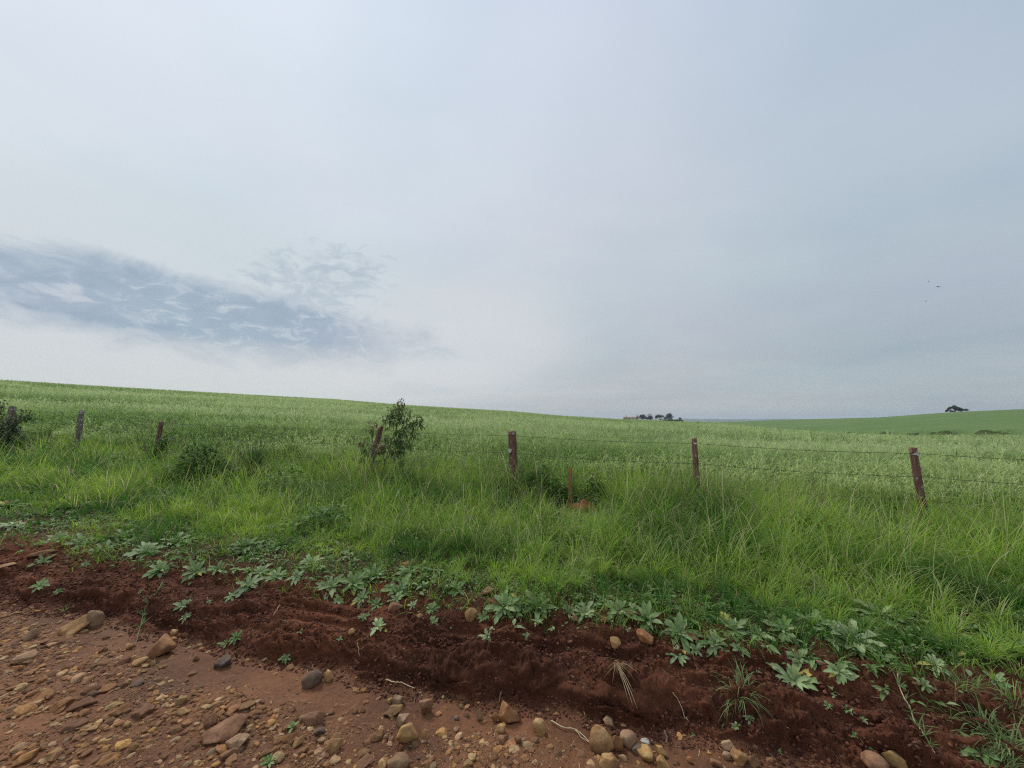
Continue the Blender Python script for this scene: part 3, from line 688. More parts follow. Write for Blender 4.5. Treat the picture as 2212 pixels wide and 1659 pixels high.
ROS = [
 # isolated plants on bare soil: x, y, width, up, tone, label
 (87, 1262, 44, .1, .8, 'grey-green rosette weed alone on bare soil near the left end of the bank'),
 (127, 1277, 24, .2, .4, 'small bushy green weed just right of the leftmost lone rosette'),
 (303, 1278, 18, .1, .6, 'small weed with two leaves beside the trailing runner on the left bank'),
 (399, 1305, 46, .1, .85, 'pale rosette weed directly above a smaller rosette on the left bank'),
 (401, 1331, 30, .1, .8, 'small pale rosette weed directly below a bigger one on the left bank'),
 (451, 1299, 17, .0, .7, 'tiny pale seedling right of the pair of stacked rosettes'),
 (511, 1374, 36, .3, .3, 'dark green sprawling weed at the foot of the left bank'),
 (488, 1387, 30, .0, .45, 'low weed with pointed leaves at the foot of the bank, left of its darker neighbour'),
 (536, 1259, 62, .1, .8, 'wide grey-green rosette on the lip of the bank where the mat ends at left'),
 (497, 1287, 28, .1, .6, 'small rosette hanging just below the lip beside a wide grey-green one'),
 (618, 1419, 30, .3, .5, 'seedling with four long leaves standing on the mud at the bank foot'),
 (735, 1379, 17, .1, .7, 'tiny pale seedling on the steep bank left of the tan pebble'),
 (649, 1364, 15, .2, .5, 'tiny green seedling on the dark steep soil left of centre'),
 (817, 1350, 50, .05, .9, 'pale many-leaved rosette on the bank face below the flat brown rock'),
 (785, 1331, 26, .1, .65, 'small rosette touching the upper left of a pale many-leaved one'),
 (931, 1313, 43, .05, .85, 'pale five-armed rosette beside the small tan stone under the mat'),
 (937, 1340, 32, .0, .8, 'flat pale rosette just under the five-armed one'),
 (891, 1305, 30, .0, .8, 'small pale rosette right of the flat brown rock'),
 (1054, 1370, 50, -.05, .95, 'pale star-shaped rosette alone in the middle of the bank face'),
 (1046, 1330, 40, .1, .5, 'long-leaved weed growing over the striped stone'),
 (1137, 1373, 24, .2, .5, 'small round green weed right of the star-shaped rosette'),
 (1463, 1411, 56, -.05, .95, 'blue-green star-shaped rosette below the orange rock on the right bank'),
 (1504, 1402, 42, .25, .6, 'green rosette with upright leaves touching the blue-green star'),
 (1544, 1384, 66, .0, .75, 'flat wide rosette hanging over the lip right of the orange rock'),
 (1596, 1400, 46, .0, .8, 'small flat rosette under the lip above the tuft of wiry grass'),
 (1619, 1547, 29, .1, .7, 'four-leaved seedling right below the tuft of wiry grass'),
 (1589, 1568, 25, .1, .5, 'pair of small seedlings low on the right bank'),
 (1560, 1567, 13, .2, .5, 'tiny seedling left of the pair low on the right bank'),
 (1497, 1587, 13, .3, .4, 'dark tiny seedling beside the forked twig at the road edge'),
 (1355, 1359, 20, .2, .6, 'small clover-like weed left of the orange rock on the bank'),
 (1901, 1323, 106, .15, .8, 'large blue-green rosette spread on bare soil at the edge of the right grass'),
 (1814, 1446, 62, .0, .85, 'pale rosette with spoon-shaped leaves right of the tall leafy clump'),
 (1727, 1420, 64, .35, .7, 'upright top rosette of the tall leafy clump on the right bank'),
 (1716, 1462, 104, .15, .75, 'broad lower rosette of the tall leafy clump on the right bank'),
 (1996, 1478, 44, .3, .55, 'bright green seedling with oval leaves right of the pale runner'),
 (2022, 1432, 62, .0, .75, 'grey-green rosette lying at the edge of the grass above the pale runner'),
 (2149, 1466, 62, .1, .75, 'grey-green rosette near the right edge on bare soil'),
 (2063, 1419, 50, .2, .6, 'rosette with one long pale leaf under the grass at right'),
 (1935, 1430, 50, .3, .35, 'yellow-green low weed at the top of the pale runner'),
 (2118, 1618, 84, .0, .5, 'large-leaved dark green weed under the wiry grass in the right corner'),
 (1684, 1625, 20, .3, .5, 'seedling with narrow leaves at the road edge near the round rock'),
 (1882, 1616, 18, .2, .5, 'tiny two-leaved seedling above the brown and orange rocks at right'),
 (1831, 1532, 26, .1, .5, 'little green weed in the middle of the bare right bank'),
 (1788, 1523, 22, .1, .6, 'little pale weed left of the one in the middle of the bare right bank'),
 (1866, 1553, 22, .2, .5, 'small weed on a thin stem on the bare right bank'),
 (1846, 1588, 18, .2, .5, 'faint small weed low on the bare right bank'),
 (1802, 1503, 16, .2, .6, 'tiny weed under the spoon-leaved rosette'),
 (580, 1644, 46, .9, .35, 'bright green upright weed growing from the gravel at the bottom of the picture'),
 (632, 1569, 28, .6, .5, 'thin green weed among stones on the road'),
 # thick mat on the lip of the bank
 (716, 1262, 72, .2, .7, 'big rosette at the left end of the thick mat, hanging over bare soil'),
 (765, 1255, 74, .4, .35, 'big darker rosette in the middle of the thick mat left of centre'),
 (805, 1243, 74, .7, .25, 'upright dark green rosette at the top of the thick mat left of centre'),
 (782, 1289, 56, .1, .7, 'rosette at the lower edge of the thick mat, right of the hanging one'),
 (863, 1270, 72, .4, .5, 'big rosette at the right end of the thick mat above the flat brown rock'),
 (858, 1291, 54, .0, .75, 'flat rosette just above the flat brown rock'),
 (814, 1302, 52, .0, .75, 'rosette at the bottom of the thick mat above the pale many-leaved one'),
 (731, 1293, 42, .0, .85, 'pale rosette dangling lowest from the left end of the thick mat'),
 (670, 1212, 64, .2, .7, 'wide grey-green rosette among grass above the bare slope left of centre'),
 (597, 1243, 62, .0, .75, 'flat rosette on the lip directly above the smooth bare slope'),
 (563, 1232, 50, .0, .8, 'flat pale rosette left of the smooth bare slope'),
 (640, 1243, 46, .0, .7, 'flat rosette right of two others above the smooth bare slope'),
 (880, 1238, 62, .4, .35, 'dark rosette growing against the reddish rock in the verge'),
 (1089, 1303, 92, .5, .5, 'tall rosette with long leaves right of the striped stone'),
 (1125, 1304, 62, .4, .5, 'rosette with upright leaves next to the tall one by the striped stone'),
 (1163, 1305, 80, .5, .4, 'green rosette half hidden in grass above the small round weed'),
 (1229, 1319, 52, .2, .55, 'rosette on the lip left of two spread ones at centre right'),
 (1264, 1318, 76, .1, .7, 'spread rosette with forked outline on the lip right of centre'),
 (1336, 1314, 82, .1, .7, 'wide flat rosette on the lip left of the upright dark clump'),
 (1397, 1334, 84, .7, .2, 'upright dark green clump of leaves behind the orange rock'),
 (1469, 1360, 92, .1, .65, 'wide rosette with drooping leaves right of the orange rock'),
 (1455, 1264, 52, .4, .6, 'blue-green rosette in a bare gap of the verge grass right of centre'),
 (1252, 1241, 72, .4, .6, 'blue-green rosette sunk in the verge grass right of centre'),
 (1582, 1355, 82, .3, .65, 'large rosette on the lip above the wiry grass tuft'),
 (1637, 1367, 64, .1, .75, 'rosette with long pale leaves on the lip right of the large one'),
 (1690, 1355, 84, .3, .55, 'rosette at the left end of the long leafy hedge on the right lip'),
 (1759, 1345, 110, .35, .6, 'wide leafy rosette in the middle of the long leafy hedge on the right lip'),
 (1846, 1374, 122, .3, .65, 'wide blue-green rosette at the right end of the long leafy hedge on the lip'),
 (1800, 1362, 90, .2, .6, 'rosette filling the long leafy hedge between its wide middle and right plants'),
 (1730, 1302, 62, .3, .75, 'pale rosette in a bare gap above the leafy hedge at right'),
 (1774, 1286, 56, .3, .6, 'green rosette farther back in the bare gap above the leafy hedge'),
 (1905, 1402, 54, .0, .7, 'last flat rosette hanging off the right end of the leafy hedge'),
 (1520, 1330, 60, .4, .4, 'green rosette in grass between the orange rock and the large lip rosette'),
 (1300, 1300, 56, .4, .45, 'green rosette in grass behind the spread ones right of centre'),
 (985, 1268, 60, .3, .55, 'rosette in short grass between the reddish rock and the striped stone'),
 # upper left weeds
 (16, 1092, 66, .5, .25, 'dark leafy weed at the left edge above the bare soil gap'),
 (29, 1133, 56, .1, .9, 'pale leafy weed at the left edge below the dark one'),
 (182, 1092, 56, .4, .3, 'dark green weed in the verge below the twisted grey post'),
 (127, 1161, 64, .1, .8, 'pale spreading weed in the verge above the reddish slab at left'),
 (180, 1170, 62, .1, .8, 'pale spreading weed right of the one above the reddish slab'),
 (265, 1156, 62, .3, .6, 'leafy weed left of the pale carpet in the left verge'),
 (317, 1186, 82, .1, .85, 'widest pale rosette of the carpet in the left verge'),
 (291, 1168, 60, .1, .75, 'pale rosette behind the widest one of the left carpet'),
 (378, 1167, 74, .1, .8, 'pale rosette at the right end of the left carpet'),
 (340, 1156, 50, .1, .7, 'small rosette at the back of the left carpet'),
 (230, 1182, 50, .1, .75, 'pale rosette at the left end of the left carpet'),
 (93, 1210, 50, .1, .6, 'green weed growing beside the reddish slab at left'),
 (185, 1217, 26, .2, .5, 'tiny weed on the soil lip right of the reddish slab'),
 (346, 1226, 64, .2, .7, 'leafy weed on the lip above the trailing runner'),
 (423, 1231, 64, .1, .75, 'flat rosette on the lip above the stacked pair'),
 (470, 1226, 50, .2, .65, 'green rosette on the lip right of the flat one above the stacked pair'),
 (529, 1178, 84, .6, .2, 'dark green upright rosette standing out in the left verge'),
 (430, 1075, 90, .5, .2, 'dark leafy herb at the base of the dark mound of weeds left of the sapling'),
 (395, 1083, 70, .4, .25, 'dark herb left of the biggest one at the base of the dark weed mound'),
 (470, 1090, 70, .2, .4, 'herb with pale leaf edges right of the dark weed mound'),
]
for px, py, w, up, tone, lab in ROS:
    rosette(px, py, w, lab, up, None, tone)

# ------------------------------------------------------------------ rocks
def rock(px, py, w, h, m, label, kind='ang', yaw=None, lean=0, flat=None, sink=.22):
    """w, h: size in the picture (2212 wide); (px, py) is its centre"""
    p = hit(px, py + h * .35)
    sc = depth(p) / F
    W, H = w * sc * .5, h * sc * .5
    seed = int(px * 31 + py)
    g = np.random.default_rng(seed)
    big = w > 24
    U, Ff = (I4, I4f) if big else (I3, I3f)
    if kind == 'round': V = facet(U, 16, seed, 7, .85)
    else: V = facet(U, 9, seed, 50, .55)
    V = V / np.abs(V).max(0)
    f1 = np.stack([np.sin(V @ g.normal(0, 5, 3) + g.uniform(0, 6)) for _ in range(6)], 1).mean(1)
    f2 = np.stack([np.sin(V @ g.normal(0, 16, 3) + g.uniform(0, 6)) for _ in range(8)], 1).mean(1)
    f3 = np.stack([np.sin(V @ g.normal(0, 40, 3) + g.uniform(0, 6)) for _ in range(10)], 1).mean(1)
    V = V * (1 + (.10 if kind == 'round' else .05) * f1 + .045 * f2 + .03 * f3)[:, None]
    deep = W * g.uniform(.65, .95)
    V = V * [W, deep, max(H * (flat or 1.0), W * .25)]
    c, s = math.cos(lean), math.sin(lean)
    V = V @ np.array([[c, 0, -s], [0, 1, 0], [s, 0, c]])
    az = -math.atan2(px - 1106, F)
    o = link('rock', mesh_np('rock', V, Ff, None, kind == 'round' or True), M[m])
    o.rotation_euler = (0, 0, az + (yaw or 0))
    zmin = -V[:, 2].min()
    s0, n0 = sn(p.x, p.y); d0 = n0 - float(nfoot(s0))
    if -.16 < d0 < .08 and 1480 < py < 1628:                # stones at the foot stand clear of the overhanging soil
        k = deep * .95 + max(0, d0)
        p = Vector((p.x - NU[0] * k, p.y - NU[1] * k, 0)); p.z = ground(p.x, p.y)
    o.location = p + Vector((0, 0, zmin * (1 - 2 * sink)))
    return tag(o, label, 'rock', 'rocks on the bank and the dirt road')
ROCKS = [
 (348, 1394, 66, 40, 'orange', 'long orange slab rock leaning at the foot of the left bank', 'ang', -.62),
 (376, 1366, 15, 15, 'tan', 'small tan stone perched on the top end of the long orange slab', 'ang', 0),
 (160, 1351, 64, 36, 'tan', 'long tan rock half buried beside the grey disc-shaped stone', 'ang', -.45),
 (205, 1338, 30, 42, 'grey', 'grey disc-shaped stone standing on edge at the left bank foot', 'round', .15),
 (66, 1371, 28, 26, 'grey', 'grey-brown stone on the road left of the long tan rock', 'ang', -.4),
 (298, 1430, 34, 18, 'tan', 'flat mossy yellowish stone below the orange slab', 'ang', -.2),
 (328, 1433, 13, 14, 'ochre', 'small ochre chip touching the mossy yellowish stone', 'ang', -.5),
 (279, 1395, 18, 14, 'tan', 'small tan stone left of the orange slab', 'ang', -.3),
 (51, 1420, 38, 18, 'grey', 'flat rounded grey stone near the left edge of the road', 'round', -.1),
 (422, 1421, 17, 18, 'grey', 'small grey stone on the mud right of the orange slab', 'ang', .1),
 (485, 1428, 40, 22, 'dark', 'broken dark stone on the mud below the dark sprawling weed', 'ang', -.3),
 (231, 1486, 36, 20, 'orange', 'orange flat stone in the upper gravel at left', 'ang', -.1),
 (300, 1472, 30, 14, 'dark', 'dark brown clod in the upper gravel', 'ang', -.2),
 (308, 1536, 44, 27, 'brown', 'brown wedge-shaped stone above the dark gap in the gravel', 'ang', -.35),
 (254, 1534, 40, 22, 'orange', 'rusty stone left of the brown wedge-shaped stone', 'ang', -.3),
 (162, 1562, 44, 20, 'brown', 'rounded brown stone in the gravel at lower left', 'round', 0),
 (451, 1556, 46, 42, 'brown', 'tilted brown slab standing in the gravel left of the largest slab', 'ang', -.6),
 (484, 1573, 96, 44, 'brown', 'largest flat slab in the gravel, reddish brown', 'flat', -.42),
 (512, 1601, 54, 34, 'grey', 'dusty grey slab lying against the lower end of the largest slab', 'ang', -.3),
 (500, 1622, 48, 24, 'brown', 'dull brown flat stone below the dusty grey slab', 'flat', -.2),
 (182, 1516, 56, 22, 'brown', 'wide flat brown stone in the middle of the left gravel', 'flat', -.1),
 (130, 1519, 46, 26, 'orange', 'flat orange-brown stone left of the wide flat brown one', 'flat', -.1),
 (70, 1518, 40, 18, 'orange', 'pale orange flat stone near the left edge in the gravel', 'flat', 0),
 (231, 1636, 46, 20, 'orange', 'bright orange stone near the bottom left of the picture', 'ang', -.1),
 (230, 1594, 32, 14, 'ochre', 'bright ochre chip in the lower left gravel', 'ang', 0),
 (287, 1615, 20, 17, 'ochre', 'small ochre stone right of the bright ochre chip', 'ang', 0),
 (118, 1623, 24, 14, 'ochre', 'small yellow stone in the bottom left corner gravel', 'ang', 0),
 (275, 1565, 15, 14, 'ochre', 'yellow cube-like pebble under the brown wedge-shaped stone', 'ang', 0),
 (38, 1442, 24, 13, 'orange', 'orange chip at the left edge of the gravel', 'ang', -.1),
 (100, 1385, 20, 10, 'brown', 'low brown stone between the grey-brown stone and the road edge', 'ang', 0),
 (200, 1571, 26, 14, 'tan', 'thin pale chip in the left gravel', 'flat', -.1),
 (395, 1535, 26, 20, 'tan', 'pale rounded pebble right of the brown wedge-shaped stone', 'round', 0),
 (390, 1511, 24, 16, 'ochre', 'ochre stone in the upper middle gravel', 'ang', .2),
 (505, 1530, 32, 16, 'orange', 'thin orange flake at the right end of the gravel', 'flat', -.4),
 (87, 1191, 44, 17, 'orange', 'reddish slab lying among weeds on the left verge', 'flat', -.15),
 (10, 1219, 32, 14, 'tan', 'tan slab at the left edge under the weeds', 'flat', -.2),
 (856, 1309, 36, 19, 'brown', 'flat brown rock under the thick mat of weeds', 'ang', .0),
 (907, 1331, 16, 15, 'tan', 'small tan stone beside the five-armed rosette', 'ang', .1),
 (1017, 1328, 28, 30, 'tan', 'striped cream stone in the lip of the bank at centre', 'round', .2),
 (759, 1364, 14, 12, 'tan', 'small tan pebble on the bank right of the tiny seedling', 'ang', 0),
 (788, 1372, 11, 8, 'brown', 'reddish pebble right of the tan one on the bank', 'ang', 0),
 (881, 1221, 40, 18, 'orange', 'reddish clay rock in the verge left of centre', 'ang', .05),
 (1054, 1278, 34, 18, 'brown', 'dull red stone under grass on the lip at centre', 'ang', -.1),
 (710, 1460, 20, 27, 'tan', 'pitted tan stone standing beside the dark embedded boulder', 'ang', -.1),
 (676, 1466, 44, 34, 'dark', 'dark grey boulder embedded in the mud at the bank foot', 'round', -.5),
 (927, 1516, 34, 38, 'brown', 'brown stone standing alone right of the rock cluster', 'ang', .1),
 (866, 1502, 30, 28, 'grey', 'grey stone at the top of the rock cluster under a straw', 'ang', .3),
 (846, 1508, 13, 12, 'ochre', 'small ochre stone left of the grey stone topping the cluster', 'ang', 0),
 (853, 1532, 40, 30, 'tan', 'olive-tan stone in the middle of the rock cluster', 'ang', -.5),
 (867, 1555, 38, 30, 'grey', 'purplish grey stone in the rock cluster below the olive-tan one', 'ang', -.3),
 (881, 1582, 50, 44, 'ochre', 'largest angular stone at the bottom of the rock cluster', 'ang', -.2),
 (835, 1541, 16, 14, 'brown', 'small brown stone on the left side of the rock cluster', 'ang', 0),
 (915, 1587, 12, 28, 'tan', 'thin upright tan chip right of the largest angular stone', 'ang', 0),
 (833, 1593, 12, 12, 'grey', 'round pale grey pebble left of the largest angular stone', 'round', 0),
 (846, 1597, 14, 10, 'brown', 'small brown pebble under the largest angular stone', 'ang', 0),
 (865, 1617, 13, 20, 'orange', 'small rusty upright stone below the rock cluster', 'ang', 0),
 (887, 1613, 14, 9, 'dark', 'small dark pebble below the rock cluster', 'ang', 0),
 (678, 1555, 46, 30, 'brown', 'pyramid-shaped brown stone on the mud left of centre', 'ang', -.2),
 (655, 1552, 17, 14, 'grey', 'grey pebble touching the pyramid-shaped stone', 'round', 0),
 (690, 1579, 26, 18, 'dark', 'dark stone below the pyramid-shaped one', 'ang', 0),
 (622, 1592, 30, 20, 'orange', 'orange-brown stone at the right edge of the gravel', 'ang', -.2),
 (645, 1602, 26, 20, 'ochre', 'ochre stone next to the orange-brown one at the gravel edge', 'ang', -.1),
 (722, 1609, 38, 28, 'tan', 'dusty tan boulder at the lower gravel edge', 'ang', 0),
 (785, 1646, 38, 24, 'brown', 'pinkish brown stone cut by the bottom of the picture', 'ang', 0),
 (862, 1646, 48, 36, 'grey', 'rounded grey boulder at the bottom of the picture left of centre', 'round', 0),
 (828, 1653, 24, 20, 'ochre', 'ochre stone against the left of the rounded grey boulder', 'ang', 0),
 (1011, 1651, 30, 17, 'ochre', 'bright ochre wedge on the mud at the bottom centre', 'ang', -.4),
 (1037, 1539, 17, 30, 'grey', 'dark upright stone left of the big orange boulder', 'ang', .1),
 (1071, 1545, 15, 27, 'orange', 'narrow orange stone leaning at the left of the big orange boulder', 'ang', .05),
 (1105, 1530, 52, 48, 'orange', 'big orange boulder under the overhang of the bank', 'ang', .35),
 (1084, 1572, 22, 26, 'tan', 'split pale stone below the big orange boulder', 'ang', .3),
 (1087, 1597, 22, 18, 'brown', 'small brown stone below the split pale one', 'ang', 0),
 (988, 1547, 12, 10, 'dark', 'dark pebble alone on the smooth red mud', 'round', 0),
 (1034, 1587, 10, 9, 'grey', 'grey round pebble on the mud left of the split stone', 'round', 0),
 (1397, 1376, 44, 36, 'orange', 'orange rock lodged in the lip of the right bank', 'ang', .1),
 (1329, 1384, 26, 30, 'tan', 'chipped tan stone in the bank left of the orange rock', 'ang', .25),
 (1231, 1386, 14, 10, 'tan', 'small tan pebble on the bank right of centre', 'ang', 0),
 (1306, 1338, 18, 12, 'brown', 'dull pinkish stone at the lip left of the chipped one', 'ang', 0),
 (1242, 1336, 26, 16, 'brown', 'dull brown stone under the spread rosette', 'ang', 0),
 (1164, 1569, 28, 38, 'tan', 'upright tan stone right of the big orange boulder', 'round', -.1),
 (1299, 1588, 52, 62, 'tan', 'largest round tan boulder on the road edge right of centre', 'round', .1),
 (1358, 1584, 38, 32, 'grey', 'grey boulder with white streaks right of the largest tan one', 'round', 0),
 (1336, 1607, 32, 36, 'orange', 'orange stone wedged between the tan boulder and the streaked one', 'ang', .1),
 (1315, 1546, 26, 22, 'grey', 'purplish grey stone above the largest tan boulder', 'ang', .2),
 (1346, 1549, 13, 8, 'tan', 'small cream chip above the streaked boulder', 'flat', 0),
 (1391, 1590, 23, 9, 'white_chip', 'long white chip right of the streaked boulder', 'flat', .0),
 (1398, 1613, 40, 26, 'ochre', 'triangular ochre stone below the white chip', 'ang', .6),
 (1430, 1616, 27, 24, 'ochre', 'half yellow half grey stone right of the triangular ochre one', 'ang', 0),
 (1429, 1646, 42, 30, 'ochre', 'yellow boulder at the bottom edge below the half grey stone', 'ang', 0),
 (1316, 1646, 44, 32, 'tan', 'flat tan boulder at the bottom edge under the largest round one', 'ang', .1),
 (1345, 1637, 18, 15, 'tan', 'small tan pebble right of the flat tan boulder', 'round', 0),
 (1377, 1611, 26, 20, 'dark', 'dark stone between the orange stone and the triangular ochre one', 'ang', 0),
 (1570, 1601, 34, 30, 'grey', 'grey-brown angular stone at the road edge right of the forked twig', 'ang', .1),
 (1596, 1637, 36, 34, 'tan', 'pale tan boulder at the bottom edge below the grey-brown angular stone', 'ang', 0),
 (1627, 1643, 30, 24, 'brown', 'brown boulder right of the pale tan one at the bottom edge', 'ang', 0),
 (1570, 1632, 18, 17, 'grey', 'small blue-grey stone left of the pale tan boulder', 'round', 0),
 (1547, 1648, 24, 16, 'brown', 'low brown stone at the bottom edge left of the blue-grey one', 'ang', 0),
 (1490, 1642, 16, 16, 'orange', 'rusty pebble at the bottom edge between two groups of boulders', 'ang', 0),
 (1632, 1606, 13, 16, 'brown', 'small brown stone right of the grey-brown angular stone', 'ang', 0),
 (1890, 1645, 46, 34, 'brown', 'round brown boulder in the right bottom next to an orange one', 'round', 0),
 (1932, 1639, 42, 34, 'ochre', 'orange-yellow boulder in the right bottom beside the round brown one', 'ang', .5),
 (1774, 1433, 22, 12, 'grey', 'grey chip with an orange end behind the tall leafy clump', 'ang', .4),
 (1979, 1612, 15, 14, 'dark', 'dark stone with an orange patch left of the pale runner', 'ang', 0),
 (1155, 1598, 20, 12, 'brown', 'little brown stone left below the upright tan stone', 'ang', 0),
 (1120, 1598, 18, 16, 'brown', 'reddish stone at the edge of the mud below the big orange boulder', 'ang', 0),
]
M['white_chip'] = rock_mat('white_chip', (.4, .38, .34, 1), (.6, .58, .52, 1), (.7, .68, .62, 1))
for px, py, w, h, m, lab, kind, lean in ROCKS:
    slab = px < 560 and py > 1430 and w > 24
    if slab:
        rock(px, py, w, h * .8, m, lab, 'ang', -lean * 1.2, 0, None, .3); continue
    rock(px, py, w, h, m, lab, 'ang' if kind == 'flat' else kind, None, lean * .8, .6 if kind == 'flat' else None, (.38 if kind == 'flat' else .24) if px < 560 and py > 1430 else .2)

# ------------------------------------------------------------------ fence
def fence_x(Dx): return Dx
POSTS = [  # top x, top y, depth, width px, lower x, lower y (a point lower on the axis), material, label, squareness
 (28, 878, 10.2, 13, 20, 935, 'greypost', 'thick grey post in the bush at the left end', 13),
 (177, 887, 9.35, 9.8, 166, 968, 'greypost', 'twisted lichen-grey post leaning right', 11),
 (349, 911, 8.55, 8.5, 341, 952, 'post', 'short reddish post behind the small dark shrub', 10),
 (823, 922, 7.05, 11, 801, 1000, 'post', 'slanting brown post behind the sapling', 10),
 (1106, 932, 6.2, 19, 1109, 1025, 'post', 'stout dark brown post with white lichen spots', 19),
 (1500, 948, 5.42, 11, 1507, 1072, 'post', 'thin reddish brown post with pale patches', 11),
 (1972, 968, 4.7, 16, 1993, 1105, 'post', 'reddish post leaning left at the right end', 15),
]
fence_root = empty('wire_fence', (0, 6.2, ground(0, 6.2)))
tag(fence_root, 'barbed wire fence on weathered wooden posts between verge and oat field', 'fence')
def finish(o, parent):
    o.parent = parent; o.matrix_parent_inverse = parent.matrix_world.inverted()
    return o
bpy.context.view_layer.update()
tops = []
for i, (tx, ty, D, w, lx, ly, m, lab, _) in enumerate(POSTS):
    top = at(tx, ty, D); low = at(lx, ly, D)
    ax = (top - low).normalized()
    zg = ground(low.x, low.y) - .25
    L = (top.z - zg) / ax.z
    foot = top - ax * L
    rad = w * D / F * .5
    random.seed(i + 3)
    bm = bmesh.new()
    nr = 22; sides = 12
    lob = [1 + random.uniform(-.14, .14) for _ in range(sides)]
    prev = None
    tw = random.uniform(-.5, .5)
    for k in range(nr + 1):
        f = k / nr; c = foot + ax * L * f
        c = c + Vector((.012 * math.sin(f * 5 + i) + (.02 * math.sin(f * 11) if i == 1 else 0), .01 * math.cos(f * 4 + i), 0)) * (1 - f)
        ring = []
        for q in range(sides):
            th = 2 * math.pi * q / sides + tw * f
            rr = rad * lob[q] * (1.12 - .14 * f) * (1 + random.uniform(-.05, .05)) * (1 + (.12 * math.sin(f * 17 + q) if i == 1 else .04 * math.sin(f * 23 + q * 2)))
            zz = random.uniform(-.012, .012) if k == nr else 0
            ring.append(bm.verts.new(c + Vector((math.cos(th) * rr, math.sin(th) * rr * .85, zz))))
        if prev:
            for q in range(sides): bm.faces.new((prev[q], prev[(q + 1) % sides], ring[(q + 1) % sides], ring[q]))
        prev = ring
    cv = bm.verts.new(top + Vector((0, 0, .012)))
    for q in range(sides): bm.faces.new((prev[q], prev[(q + 1) % sides], cv))
    for v in bm.verts: v.co -= foot
    post = bm_obj('post', bm, M[m], None, foot); finish(post, fence_root); post['label'] = lab
    tops.append((foot, ax, L, rad, post))
bpy.context.view_layer.update()
def lichen(i, frac_px, wpx, hpx, dx=0.0):
    """a crusty pale patch on the camera side of post i; frac_px: picture y"""
    foot, ax, L, rad, post = tops[i]
    D = POSTS[i][2]
    tx, ty = POSTS[i][0], POSTS[i][1]
    top = at(tx, ty, D)
    p = top - ax * ((frac_px - ty) * D / F)
    rw, rh = wpx * D / F * .5, hpx * D / F * .5
    bm = bmesh.new(); random.seed(i * 9 + int(frac_px))
    n = 11; fr = []; bk = []
    for k in range(n):
        a = 2 * math.pi * k / n; j = random.uniform(.75, 1.15)
        u = math.cos(a) * rw * j + dx * rad; v = math.sin(a) * rh * j
        dep = -math.sqrt(max(rad * rad * .8 - u * u * .75, rad * rad * .1)) 
        fr.append(bm.verts.new(p + Vector((u, dep - .012, v)))); bk.append(bm.verts.new(p + Vector((u, dep + .02, v))))
    bm.faces.new(fr)
    for k in range(n): bm.faces.new((fr[k], fr[(k + 1) % n], bk[(k + 1) % n], bk[k]))
    o = bm_obj('lichen_patch', bm, M['lichen'], None, None, False)
    o.parent = post; o.matrix_parent_inverse = post.matrix_world.inverted()
for a in [(4, 972, 8, 9, -.6), (4, 936.5, 5, 3.5, .25), (5, 957, 8, 5, -.1), (5, 1027, 6, 5, .15), (5, 1054, 8, 9, .1), (6, 980, 12, 7, 0), (6, 1010, 5, 5, .95), (1, 893, 9, 3, 0)]:
    lichen(*a)
# three strands
WH = [.06, .335, .61]
for wi, dz in enumerate(WH):
    pts = []
    allp = [(i, tops[i]) for i in range(len(tops))]
    def on_post(t, ty0, D):
        foot, ax, L, rad, post = t
        top = foot + ax * L
        return top - ax * dz + Vector((0, -rad * .95, 0))
    anch = [on_post(t, 0, 0) for _, t in allp]
    # the short third post: strands pass above and behind it
    anch[2] = (anch[1] * (1 - .36) + anch[3] * .36) if False else anch[2] + Vector((0, 0, .03))
    # carry on out of the picture on both sides
    anch = [anch[0] + (anch[0] - anch[1]) * 2] + anch + [anch[-1] + (anch[-1] - anch[-2]) * 1.0 + Vector((0, 0, .02))]
    bm = bmesh.new(); random.seed(wi)
    for a, b in zip(anch, anch[1:]):
        n = 14
        seg = [a.lerp(b, k / n) - Vector((0, 0, .025 * 4 * (k / n) * (1 - k / n))) + Vector((0, 0, random.uniform(-.002, .002))) for k in range(n + 1)]
        tube(bm, seg, [.0025] * (n + 1), 5)
        ln = (b - a).length; nb = int(ln / .16)
        for k in range(1, nb):
            c = a.lerp(b, k / nb) - Vector((0, 0, .025 * 4 * (k / nb) * (1 - k / nb)))
            dd = Vector((random.uniform(-.3, .3), random.uniform(-1, 1), random.uniform(-1, 1))).normalized() * .016
            tube(bm, [c - dd, c + dd], [.0018, .0018], 4)
    o = bm_obj('wire', bm, M['wire']); finish(o, fence_root)

# broken pale stump beside the slanting post
D = 6.85
pts = [at(x, y, D) for x, y in ((803, 1048), (803, 1030), (804, 1005), (803.5, 985), (802.5, 966))]
pts[0].z = ground(pts[0].x, pts[0].y) - .15
bm = bmesh.new(); random.seed(5)
tube(bm, pts, [.055, .05, .046, .036, .018], 10, .16)
o0 = pts[0].copy()
for v in bm.verts: v.co -= o0
tag(bm_obj('broken_stump', bm, M['stump'], None, o0), 'broken pale old post stump in front of the slanting fence post', 'stump')

